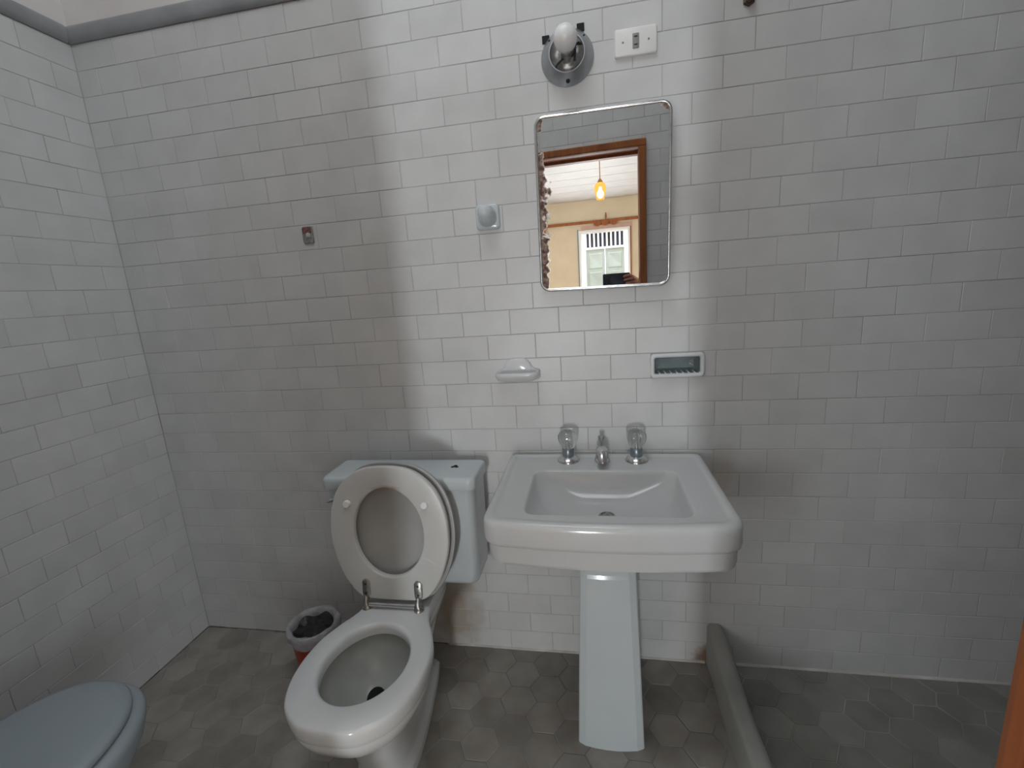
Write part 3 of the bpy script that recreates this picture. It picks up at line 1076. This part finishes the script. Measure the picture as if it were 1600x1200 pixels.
# ------------------------------------------------------------------ bidet
bidet = thing('bidet', 'pale blue-white bidet with closed lid beside the door wall', 'bidet', (-1.262, -0.9, 0))
BX = -1.262


def oval(hx, yf, yb, z, e=2.0, n=72):
    cy = -0.86
    pts = []
    for k in range(n):
        a = 2 * math.pi * k / n
        c, s = math.cos(a), math.sin(a)
        x = BX + hx * math.copysign(abs(c) ** (2 / e), c)
        y = cy + ((yf - cy) if s > 0 else (cy - yb)) * math.copysign(abs(s) ** (2 / e), s)
        pts.append((x, y, z))
    return pts


WY = YD + 0.01
secs = [oval(0.095, -0.74, WY + 0.06, 0.0), oval(0.097, -0.74, WY + 0.06, 0.02), oval(0.088, -0.76, WY + 0.07, 0.035), oval(0.095, -0.76, WY + 0.06, 0.14), oval(0.125, -0.71, WY + 0.03, 0.22), oval(0.160, -0.655, WY + 0.02, 0.28),
        oval(0.180, -0.628, WY + 0.01, 0.33, 2.1), oval(0.187, -0.616, WY + 0.005, 0.362, 2.1), oval(0.188, -0.615, WY + 0.004, 0.375, 2.1), oval(0.183, -0.620, WY + 0.006, 0.386, 2.1), oval(0.172, -0.631, WY + 0.01, 0.391, 2.1)]
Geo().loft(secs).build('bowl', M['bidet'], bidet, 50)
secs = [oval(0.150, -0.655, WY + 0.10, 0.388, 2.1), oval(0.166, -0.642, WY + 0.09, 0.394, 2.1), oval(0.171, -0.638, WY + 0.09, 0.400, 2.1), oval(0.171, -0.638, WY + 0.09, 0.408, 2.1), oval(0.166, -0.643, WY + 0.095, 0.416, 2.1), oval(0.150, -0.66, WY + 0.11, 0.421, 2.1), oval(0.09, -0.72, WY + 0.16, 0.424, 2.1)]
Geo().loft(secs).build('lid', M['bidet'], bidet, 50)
for s in (-1, 1):
    Geo().tube([(BX + s * 0.07 - 0.02, WY + 0.075, 0.398), (BX + s * 0.07 + 0.02, WY + 0.075, 0.398)], 0.012, 12).build('hinge', M['chrome_d'], bidet, 40)
adopt(bidet)

# ------------------------------------------------------------------ rubbish bin
bin_ = thing('rubbish_bin', 'small red rubbish bin with white liner and black bag beside the toilet', 'bin', (-1.046, -0.172, 0))
BC = (-1.046, -0.172, 0.0)
Geo().lathe([(0.0, 0.0), (0.060, 0.0), (0.063, 0.004), (0.079, 0.195), (0.081, 0.200), (0.077, 0.200), (0.061, 0.01), (0.0, 0.01)], BC, n=40).build('bucket', M['red'], bin_, 40)
# liner folded over the rim, uneven hem
n = 60
secs = []
for q, (r, h) in enumerate(((0.060, 0.150), (0.068, 0.190), (0.073, 0.206), (0.081, 0.210), (0.0875, 0.206), (0.0885, 0.2005), (0.087, 0.195))):
    sec = []
    for k in range(n):
        a = 2 * math.pi * k / n
        w = 0.0022 * math.sin(7 * a + q) + 0.0016 * math.sin(13 * a + 2 * q)
        hem = 0.0
        if q >= 5:
            hem = -0.016 * (q - 4) * max(0, math.cos(a + 0.9)) - 0.004 * abs(math.sin(3 * a + 0.4))
        sec.append((BC[0] + (r + w) * math.cos(a), BC[1] + (r + w) * math.sin(a), h + hem))
    secs.append(sec)
Geo().loft(secs, False, False).build('liner', M['liner'], bin_, 60)
secs = []
for r, h in ((0.066, 0.160), (0.067, 0.190), (0.046, 0.184), (0.024, 0.194), (0.004, 0.189)):
    secs.append([(BC[0] + r * math.cos(2 * math.pi * k / n), BC[1] + r * math.sin(2 * math.pi * k / n), h + 0.008 * math.sin(5 * 2 * math.pi * k / n + r * 200) * (r / 0.06)) for k in range(n)])
Geo().loft(secs).build('rubbish_bag', M['bag'], bin_, 60)
adopt(bin_)

# ------------------------------------------------------------------ mirror (its shower side stands off the wall a little)
mir = thing('wall_mirror', 'rounded chrome framed mirror with a corroded edge above the basin', 'mirror', (-0.013, -0.024, 1.521))
MT = 0.035
mir.rotation_euler = (0, 0.012, -MT)
MW, MH = 0.186, 0.241
o = mk('glass', on_wall(rrect(0, 0, MW - 0.006, MH - 0.006, 0.024), -0.0015), [tuple(range(4 * 13))], M['mirror'], mir, recalc=False)
me = o.data
bm = bmesh.new(); bm.from_mesh(me)
for f in bm.faces:
    if f.normal.y > 0:
        f.normal_flip()
bm.to_mesh(me); bm.free()
fr = [(0.0, 0.016), (0.0, 0.002), (0.001, -0.002), (0.0035, -0.0045), (0.0065, -0.0045), (0.0095, -0.0025), (0.0105, -0.0008), (0.0105, 0.002), (0.004, 0.016)]
Geo().loft([on_wall(rrect(0, 0, MW - i, MH - i, max(0.012, 0.030 - i)), y) for i, y in fr], ring=True).build('frame', M['chrome'], mir, 60)
Geo().loft([on_wall(rrect(0, 0, MW - 0.003, MH - 0.003, 0.027), y) for y in (0.001, 0.015)]).build('backing', M['back_panel'], mir)

# ------------------------------------------------------------------ wall lamp
lamp = thing('wall_lamp', 'round metal wall lamp with a bare frosted bulb above the mirror', 'lamp', (-0.096, 0, 1.90))
LC = (-0.096, 0.0, 1.902)
AX = (0, -1, 0)
Geo().lathe([(0.046, 0.0), (0.0705, 0.0), (0.0715, 0.003), (0.070, 0.006), (0.052, 0.030), (0.048, 0.034), (0.0455, 0.034), (0.044, 0.030), (0.044, 0.004)], LC, AX, 48, cap=False).build('flange', M['zinc'], lamp, 40)
Geo().lathe([(0.0455, 0.033), (0.042, 0.026), (0.034, 0.014), (0.022, 0.008), (0.0, 0.006)], LC, AX, 40, cap=False).build('reflector', M['chrome'], lamp, 50)
Geo().lathe([(0.0, 0.004), (0.020, 0.004), (0.020, 0.020), (0.0165, 0.024), (0.0165, 0.052), (0.0150, 0.056), (0.0, 0.056)], LC, AX, 24).build('socket', M['chrome_d'], lamp, 40)
bulb = []
for r, h in ((0.0, 0.050), (0.013, 0.050), (0.0135, 0.060), (0.0165, 0.070), (0.0225, 0.080), (0.0275, 0.092), (0.0295, 0.106), (0.0285, 0.119), (0.0245, 0.129), (0.017, 0.1365), (0.008, 0.140), (0.0, 0.1405)):
    bulb.append((r, h))
Geo().lathe(bulb, LC, AX, 32).build('bulb', M['bulb'], lamp, 60)
g = Geo()
g.tube([(LC[0] - 0.030, -0.016, LC[2] - 0.020), (LC[0] - 0.012, -0.028, LC[2] - 0.012), (LC[0] + 0.014, -0.034, LC[2] - 0.010), (LC[0] + 0.024, -0.030, LC[2] + 0.010)], 0.003, 8)
g.tube([(LC[0] + 0.026, -0.020, LC[2] + 0.022), (LC[0] + 0.022, -0.034, LC[2] + 0.004), (LC[0] + 0.020, -0.026, LC[2] - 0.02)], 0.0035, 8)
g.build('wire', M['darkrubber'], lamp, 40)
for dx, dz, r in ((0.0, -0.062, 0.0055), (-0.046, 0.040, 0.003), (0.046, 0.040, 0.003)):
    rr = math.hypot(dx, dz)
    y = -(0.006 + (0.070 - rr) / 0.018 * 0.024) - 0.0005
    Geo().lathe([(0.0, 0), (r, 0), (r, 0.0015), (0.0, 0.0015)], (LC[0] + dx, y, LC[2] + dz), (0, -0.6, 0.8 * (dz / rr)), 12).build('screw', M['black'], lamp)
for dx, dz in ((-0.056, 0.056), (0.038, 0.072)):
    Geo().box(LC[0] + dx - 0.010, LC[0] + dx + 0.010, -0.003, 0.001, LC[2] + dz - 0.014, LC[2] + dz + 0.006).build('bracket_tab', M['black'], lamp, bevel=0.0015)
adopt(lamp)

# ------------------------------------------------------------------ socket plate
pl = thing('socket_plate', 'white rectangular socket plate beside the wall lamp', 'socket', (0.084, 0, 1.914))
secs = [on_wall(rrect(0.084, 1.914, 0.0545 - i, 0.0335 - i, 0.006), y) for i, y in ((0.0, 0.0005), (0.0, -0.005), (0.0008, -0.0075), (0.003, -0.009))]
Geo().loft(secs).build('plate', M['plate'], pl, 40)
so = Geo().loft([on_wall(rrect(0.084, 1.914, 0.0082 - i, 0.0175 - i, 0.002), y) for i, y in ((0, -0.008), (0, -0.011), (0.001, -0.0118))]).build('rocker', M['socket'], pl, 40)
for dz in (-0.0095, 0.0095):
    Geo().box(0.0795, 0.0885, -0.0125, -0.0115, 1.914 + dz - 0.0015, 1.914 + dz + 0.0015).build('slot', M['darkrubber'], so)
for dx in (-0.033, 0.033):
    Geo().lathe([(0.0, 0), (0.0028, 0), (0.0028, 0.001), (0.0, 0.0012)], (0.084 + dx, -0.0088, 1.914), AX, 12).build('screw', M['socket'], pl)
adopt(pl)

# rusty bolt high on the wall
rb = Geo()
rb.lathe([(0.0, 0), (0.015, 0), (0.015, 0.005), (0.011, 0.007), (0.011, 0.018), (0.006, 0.022), (0.0, 0.022)], (0.361, 0.0, 1.968), AX, 6)
o = rb.build('iron_bolt', M['rust'])
tag(o, 'rusty iron bolt in the tiles high above the shower side of the mirror', 'bolt')

# ------------------------------------------------------------------ porcelain robe hook
hk = thing('robe_hook', 'grey porcelain robe hook on the tiles beside the mirror', 'hook', (-0.349, 0, 1.515))
Geo().loft([on_wall(rrect(-0.349, 1.513, 0.036 - i, 0.037 - i, 0.012), y) for i, y in ((0, 0.0005), (0, -0.006), (0.002, -0.010), (0.006, -0.012))]).build('base', M['porc_b'], hk, 40)
secs = []
for y, w, h, dz in ((-0.010, 0.029, 0.030, 0.0), (-0.020, 0.0255, 0.027, 0.001), (-0.034, 0.023, 0.025, 0.003), (-0.046, 0.021, 0.023, 0.005), (-0.054, 0.016, 0.018, 0.008), (-0.058, 0.009, 0.011, 0.010), (-0.0595, 0.003, 0.004, 0.011)):
    secs.append(on_wall(rrect(-0.349, 1.513 + dz, w, h, min(w, h) * 0.9), y))
Geo().loft(secs).build('peg', M['porc_b'], hk, 60)
adopt(hk)

# broken stub of another holder
st = thing('broken_holder', 'small broken ceramic holder stub with reddish stain on the shaded tiles', 'holder', (-0.945, 0, 1.513))
SX, SZ = -0.945, 1.513
Geo().loft([on_wall(rrect(SX, SZ, 0.019 - i, 0.027 - i, 0.006), y) for i, y in ((0, 0.0005), (0.001, -0.004), (0.004, -0.005))]).build('base', M['chip'], st, 40)
Geo().loft([on_wall(rrect(SX - 0.001, SZ + 0.014, 0.017 - i, 0.011 - i, 0.005), y) for i, y in ((0, -0.004), (0.002, -0.0065))]).build('red_patch', M['redrust'], st, 40)
Geo().loft([on_wall(rrect(SX + 0.002, SZ - 0.001, 0.0075 - i, 0.0085 - i, 0.004), y) for i, y in ((0, -0.004), (0.001, -0.007), (0.003, -0.009))]).build('core', M['caulk'], st, 40)
adopt(st)

# ------------------------------------------------------------------ porcelain soap holder (projecting)
sd = thing('soap_holder', 'glazed porcelain soap holder projecting from the tiles above the basin', 'soap dish', (-0.288, 0, 1.05))
QX, QZ = -0.288, 1.048
# back plate with a raised crest
outl = catmull([(-0.068, -0.030), (-0.040, -0.034), (0.040, -0.034), (0.068, -0.030), (0.066, -0.006), (0.048, 0.004), (0.036, 0.024), (0.018, 0.035), (-0.018, 0.035), (-0.036, 0.024), (-0.048, 0.004), (-0.066, -0.006)], 5)
secs = []
for y, s in ((0.0005, 1.0), (-0.007, 1.0), (-0.012, 0.95), (-0.014, 0.86)):
    secs.append([(QX + p[0] * s, y, QZ + p[1] * s) for p in outl])
Geo().loft(secs).build('back_plate', M['porc_t'], sd, 45)
# tray with a rolled lip
def tray(w, d, r, z, y0=-0.006):
    return [(x, y, z) for x, y in rrect(QX, y0 - d / 2, w, d / 2, 0.006, rf=r)]
secs = [tray(0.050, 0.030, 0.02, QZ - 0.034), tray(0.062, 0.046, 0.028, QZ - 0.028), tray(0.068, 0.054, 0.030, QZ - 0.018), tray(0.069, 0.056, 0.030, QZ - 0.010), tray(0.067, 0.054, 0.030, QZ - 0.0045), tray(0.062, 0.049, 0.027, QZ - 0.003), tray(0.057, 0.044, 0.024, QZ - 0.006), tray(0.052, 0.038, 0.02, QZ - 0.014), tray(0.03, 0.02, 0.01, QZ - 0.016)]
Geo().loft(secs).build('tray', M['porc_t'], sd, 50)
adopt(sd)

# ------------------------------------------------------------------ recessed soap dish
rd = thing('recessed_soap_dish', 'recessed blue-grey soap dish set into the tiles beside the taps', 'soap dish', (0.1945, 0, 1.04))
RX, RZ = (REC[0] + REC[1]) / 2, (REC[2] + REC[3]) / 2
hw_, hh_ = (REC[1] - REC[0]) / 2, (REC[3] - REC[2]) / 2
fr = [(0.0, 0.004), (-0.002, -0.002), (-0.002, -0.008), (0.001, -0.0125), (0.006, -0.0135), (0.0095, -0.011), (0.011, -0.004), (0.0115, 0.004)]
Geo().loft([on_wall(rrect(RX, RZ, hw_ - i, hh_ - i, max(0.004, 0.012 - i * 0.6)), y) for i, y in fr], ring=True).build('frame', M['porc_t'], rd, 50)
Geo().loft([on_wall(rrect(RX, RZ, hw_ - i, hh_ - i, 0.006), y) for i, y in ((0.0112, -0.002), (0.0118, 0.010), (0.014, 0.030), (0.020, 0.040), (0.035, 0.041))], cap0=False).build('recess', M['niche'], rd, 50)
for k in range(7):
    x = RX - 0.050 + k * 0.0167
    Geo().tube([(x, -0.006, REC[2] + 0.0115), (x, 0.026, REC[2] + 0.0135)], 0.0028, 8).build('ridge', M['porc'], rd, 60)
adopt(rd)

# ------------------------------------------------------------------ phone and the hand that holds it
ph = thing('phone', 'dark blue phone held up in the doorway, reflected in the mirror', 'phone', (CAM.x + 0.055, CAM.y - 0.012, CAM.z - 0.002))
cxp, czp = CAM.x + 0.052, CAM.z + 0.002
yb_ = CAM.y - 0.0075
Geo().loft([on_wall(rrect(cxp, czp, 0.077 - i, 0.038 - i, 0.009), y) for i, y in ((0.001, yb_), (0, yb_ - 0.001), (0, yb_ - 0.008), (0.001, yb_ - 0.009))]).build('body', M['phone'], ph, 40)
Geo().loft([on_wall(rrect(CAM.x - 0.002, CAM.z + 0.012, 0.018 - i, 0.024 - i, 0.008), y) for i, y in ((0, yb_ + 0.0002), (0, yb_ + 0.002), (0.001, yb_ + 0.0026))]).build('camera_bump', M['phone'], ph, 40)
for dx, dz in ((0.0, 0.0), (-0.001, 0.022)):
    Geo().lathe([(0.0, 0), (0.0075, 0), (0.0075, 0.0012), (0.0062, 0.0016), (0.006, 0.0006), (0.0, 0.0006)], (CAM.x + dx, yb_ + 0.0026, CAM.z + dz), (0, 1, 0), 24).build('lens', M['lens'], ph, 40)
adopt(ph)


def skin_object(name, chains, material):
    """one continuous body from joint chains [(point, radius), ...]; chains share points by index name"""
    me = bpy.data.meshes.new(name)
    verts, edges, rad, idx = [], [], [], {}
    for ch in chains:
        prev = None
        for key, p, r in ch:
            if key not in idx:
                idx[key] = len(verts)
                verts.append(p)
                rad.append(r)
            if prev is not None:
                edges.append((prev, idx[key]))
            prev = idx[key]
    me.from_pydata(verts, edges, [])
    o = bpy.data.objects.new(name, me)
    C.objects.link(o)
    md = o.modifiers.new('skin', 'SKIN')
    for i, v in enumerate(me.skin_vertices[0].data):
        v.radius = (rad[i], rad[i])
        v.use_root = i == 0
    md.use_smooth_shade = True
    sb_ = o.modifiers.new('sub', 'SUBSURF')
    sb_.levels = 2
    sb_.render_levels = 2
    me.materials.append(material)
    return o


hx, hy, hz = cxp + 0.077, yb_, czp      # right end of the phone
chains = [[('el', (hx + 0.30, hy - 0.16, hz - 0.20), 0.042), ('fa', (hx + 0.17, hy - 0.11, hz - 0.11), 0.036), ('wr', (hx + 0.075, hy - 0.055, hz - 0.045), 0.025), ('pa', (hx + 0.040, hy - 0.030, hz - 0.022), 0.027), ('pk', (hx + 0.020, hy - 0.018, hz - 0.004), 0.022)],
          [('pk', None, 0), ('i1', (hx + 0.004, hy + 0.014, hz + 0.022), 0.0095), ('i2', (hx - 0.022, hy + 0.014, hz + 0.020), 0.0088), ('i3', (hx - 0.040, hy + 0.011, hz + 0.013), 0.0078)],
          [('pk', None, 0), ('m1', (hx + 0.008, hy + 0.015, hz + 0.002), 0.0098), ('m2', (hx - 0.018, hy + 0.015, hz - 0.001), 0.009), ('m3', (hx - 0.036, hy + 0.011, hz - 0.005), 0.008)],
          [('pa', None, 0), ('r1', (hx + 0.012, hy + 0.014, hz - 0.020), 0.0095), ('r2', (hx - 0.012, hy + 0.014, hz - 0.021), 0.0088), ('r3', (hx - 0.028, hy + 0.011, hz - 0.022), 0.0078)],
          [('pa', None, 0), ('l1', (hx + 0.016, hy + 0.006, hz - 0.042), 0.0085), ('l2', (hx - 0.004, hy + 0.008, hz - 0.046), 0.0075), ('l3', (hx - 0.018, hy + 0.004, hz - 0.046), 0.0068)],
          [('wr', None, 0), ('t1', (hx + 0.036, hy - 0.046, hz - 0.004), 0.013), ('t2', (hx + 0.010, hy - 0.034, hz + 0.016), 0.0105), ('t3', (hx - 0.012, hy - 0.022, hz + 0.020), 0.009)]]
person = skin_object('person', chains, M['skin'])
tag(person, 'hand and forearm of a person holding the phone, seen in the mirror', 'person')

# ------------------------------------------------------------------ bedroom behind the doorway (seen in the mirror)
WX0, WX1, WZ1 = -0.71, 0.148, 2.17         # balcony opening
fb = Geo().box(BXL - 0.1, BXR + 0.1, YF - 0.35, YB, -0.12, -0.002).build('floor_bedroom', M['bfloor'])
tag(fb, 'brown bedroom floor beyond the doorway', 'floor', kind='structure')
g = Geo()
g.box(BXL - 0.1, WX0, YF - 0.28, YF, -0.1, ZC + 0.1).box(WX1, BXR + 0.1, YF - 0.28, YF, -0.1, ZC + 0.1).box(WX0, WX1, YF - 0.28, YF, WZ1, ZC + 0.1)
wf = g.build('wall_bedroom_far', M['yellow'])
tag(wf, 'yellow bedroom wall with the balcony opening, seen in the mirror', 'wall', kind='structure')

def side_wall(name, xa, xb, label, wname, wlabel, SW):      # SW = added window y0, y1, z0, z1
    g = Geo()
    g.box(xa, xb, YF, SW[0], -0.1, ZC + 0.1).box(xa, xb, SW[1], YB, -0.1, ZC + 0.1)
    g.box(xa, xb, SW[0], SW[1], -0.1, SW[2]).box(xa, xb, SW[0], SW[1], SW[3], ZC + 0.1)
    tag(g.build(name, M['yellow']), label, 'wall', kind='structure')
    w = thing(wname, wlabel, 'window', ((xa + xb) / 2, (SW[0] + SW[1]) / 2, SW[2]))  # unseen window, added to brighten bedroom and bathroom with soft sky light
    w['kind'] = 'structure'
    a, b = xa - 0.015, xb + 0.015
    Geo().box(a, b, SW[0], SW[0] + 0.04, SW[2], SW[3]).build('fill_window_frame', M['white'], w)
    Geo().box(a, b, SW[1] - 0.04, SW[1], SW[2], SW[3]).build('fill_window_frame', M['white'], w)
    Geo().box(a, b, SW[0], SW[1], SW[2], SW[2] + 0.04).build('fill_window_sill', M['white'], w)
    Geo().box(a, b, SW[0], SW[1], SW[3] - 0.04, SW[3]).build('fill_window_head', M['white'], w)
    adopt(w)


side_wall('wall_bedroom_left', BXL - 0.1, BXL, 'yellow bedroom wall on the bidet side of the doorway', 'fill_window_2', 'white framed bedroom window added for fill light on the bidet side of the doorway', (-5.6, -3.2, 0.5, 2.1))
side_wall('wall_bedroom_right', BXR, BXR + 0.1, 'yellow bedroom wall on the shower side of the doorway', 'fill_window_3', 'white framed bedroom window added for fill light on the shower side of the doorway', (-4.1, -1.9, 0.5, 2.1))
cb = Geo().box(BXL - 0.1, BXR + 0.1, YF - 0.28, YB - 0.012, ZC + 0.02, ZC + 0.1).build('ceiling_bedroom', M['bluedark'])
tag(cb, 'white boarded bedroom ceiling seen in the mirror', 'ceiling', kind='structure')
bp = 0.43
nb = int((YB - YF) / bp) + 1
for k in range(nb):
    y0 = YF + k * bp + 0.006
    y1 = min(YF + (k + 1) * bp - 0.006, YB - 0.013)
    if y1 - y0 < 0.05:
        continue
    Geo().box(BXL, BXR, y0, y1, ZC, ZC + 0.018).build('board', M['board'], cb, bevel=0.003, seg=1)

# balcony opening: white painted lining, brown architrave, pale curtain box edge
w1 = thing('window_1', 'white lined balcony opening in the yellow bedroom wall', 'window', ((WX0 + WX1) / 2, YF, 0))
w1['kind'] = 'structure'
for x0, x1 in ((WX0, WX0 + 0.035), (WX1 - 0.035, WX1)):
    Geo().box(x0, x1, YF - 0.29, YF + 0.012, 0, WZ1 - 0.035).build('lining', M['white'], w1, bevel=0.003)
Geo().box(WX0, WX1, YF - 0.29, YF + 0.012, WZ1 - 0.035, WZ1).build('head_lining', M['white'], w1, bevel=0.003)
for x0, x1 in ((WX0 - 0.018, WX0), (WX1, WX1 + 0.018)):
    Geo().box(x0, x1, YF, YF + 0.016, 0, WZ1 + 0.02).build('architrave', M['niche'] if x0 < -0.4 else M['wood'], w1)
Geo().box(WX0 + 0.05, WX1 + 0.02, YF, YF + 0.02, WZ1 + 0.004, WZ1 + 0.06).build('pelmet_board', noise_mat('rose_paint', (0.50, 0.32, 0.25), (0.56, 0.38, 0.30), 8, 0.6), w1)
adopt(w1)

# wooden curtain rail with scalloped centre
rl = thing('curtain_rail', 'brown wooden curtain rail with scalloped centre above the balcony opening', 'curtain rail', (-0.25, YF, 2.29))
Geo().box(-1.34, 0.84, YF + 0.03, YF + 0.055, 2.268, 2.312).build('rail', M['wood'], rl, bevel=0.004)
for k in range(3):
    x = -0.25 + (k - 1) * 0.135
    secs = [[(x + 0.062 * math.cos(a), y, 2.270 + 0.055 * math.sin(a)) for a in [math.pi + math.pi * j / 12 for j in range(13)]] for y in (YF + 0.032, YF + 0.052)]
    Geo().loft(secs).build('scallop', M['wood'], rl, 40)
for x, z0, z1 in ((-1.28, 2.15, 2.40), (-0.24, 2.305, 2.42), (0.79, 2.15, 2.40)):
    Geo().tube([(x, YF + 0.045, z0), (x, YF + 0.045, (z0 + z1) / 2), (x, YF + 0.045, z1)], [0.008, 0.016, 0.008], 10).build('finial', M['wood'], rl, 40)
for x in (-1.1, 0.6):
    Geo().box(x - 0.015, x + 0.015, YF, YF + 0.035, 2.275, 2.305).build('bracket', M['wood'], rl)
adopt(rl)

# pendant lamp
PX, PY = -0.20, -4.10
pd = thing('pendant_lamp', 'lit amber glass pendant lamp hanging from the boarded bedroom ceiling', 'lamp', (PX, PY, ZC))
Geo().lathe([(0.0, 0), (0.055, 0), (0.05, 0.012), (0.02, 0.024), (0.0, 0.026)], (PX, PY, ZC), (0, 0, -1), 24).build('canopy', M['brass'], pd, 40)
Geo().tube([(PX, PY, ZC - 0.02), (PX, PY, 2.39)], 0.005, 8).build('rod', M['brass'], pd, 40)
Geo().lathe([(0.0, 0.045), (0.012, 0.042), (0.030, 0.012), (0.033, 0.0), (0.0, 0.0)], (PX, PY, 2.362), (0, 0, 1), 20).build('cap', M['brass'], pd, 40)
Geo().lathe([(0.034, 0.178), (0.058, 0.160), (0.068, 0.130), (0.066, 0.10), (0.055, 0.05), (0.044, 0.0)], (PX, PY, 2.188), (0, 0, 1), 8, cap=False).build('shade', M['amber'], pd, 20)
Geo().lathe([(0.0, 0.0), (0.022, 0.01), (0.036, 0.035), (0.036, 0.06), (0.02, 0.085), (0.012, 0.12), (0.0, 0.12)], (PX, PY, 2.20), (0, 0, 1), 20).build('bulb', M['filament'], pd, 60)
adopt(pd)
# across the balcony: pale panelled double door with barred transom
FY = -7.95
o = Geo().box(-3.2, 3.2, YF - 1.6, YF - 0.28, -0.14, -0.02).build('balcony_floor', M['curb'])
tag(o, 'grey balcony floor outside the bedroom opening', 'floor', kind='structure')
fd = thing('panelled_door', 'pale painted double door with barred transom across the balcony', 'door', (-0.31, FY, 0))
DX0, DX1, ZA, ZB = -0.675, 0.05, 1.955, 2.225
Geo().box(-3.0, DX0 - 0.06, FY - 0.1, FY, -0.02, 2.55).box(DX1 + 0.06, 3.0, FY - 0.1, FY, -0.02, 2.55).box(DX0 - 0.06, DX1 + 0.06, FY - 0.1, FY, ZB + 0.05, 2.55).build('surround', M['white'], fd)
Geo().box(DX0 - 0.06, DX0, FY - 0.05, FY + 0.03, -0.02, ZB + 0.05).build('frame_post', M['white'], fd, bevel=0.004)
Geo().box(DX1, DX1 + 0.06, FY - 0.05, FY + 0.03, -0.02, ZB + 0.05).build('frame_post', M['white'], fd, bevel=0.004)
Geo().box(DX0, DX1, FY - 0.05, FY + 0.03, ZB, ZB + 0.05).build('frame_head', M['white'], fd, bevel=0.004)
Geo().box(DX0, DX1, FY - 0.05, FY + 0.03, ZA - 0.04, ZA).build('transom_rail', M['white'], fd, bevel=0.004)
Geo().box(DX0, DX1, FY - 0.09, FY - 0.07, ZA, ZB).build('transom_backing', M['bluedark'], fd)
nbar = 9
for k in range(nbar - 1 + 2):
    x = DX0 + (DX1 - DX0) * k / nbar
    Geo().box(max(DX0, x - 0.016), min(DX1, x + 0.016), FY - 0.03, FY + 0.005, ZA, ZB).build('bar', M['white'], fd)
xm = (DX0 + DX1) / 2
for x0, x1 in ((DX0, xm - 0.003), (xm + 0.003, DX1)):
    lf = Geo().box(x0, x1, FY - 0.04, FY - 0.008, 0.0, ZA - 0.042).build('door_leaf', M['paleblue'], fd)
    zs = (0.12, 0.62, 1.10, 1.52, 1.87)
    for a, b in zip(zs[:-1], zs[1:]):
        secs = [[(x, y, z) for x, z in rrect((x0 + x1) / 2, (a + b) / 2, (x1 - x0) / 2 - 0.05 - i, (b - a) / 2 - 0.03 - i, 0.006)] for i, y in ((0, FY - 0.009), (0.004, FY - 0.001), (0.02, FY + 0.004), (0.024, FY + 0.002))]
        Geo().loft(secs).build('panel', M['paleblue'], lf, 30)
adopt(fd)
bpy.context.view_layer.update()
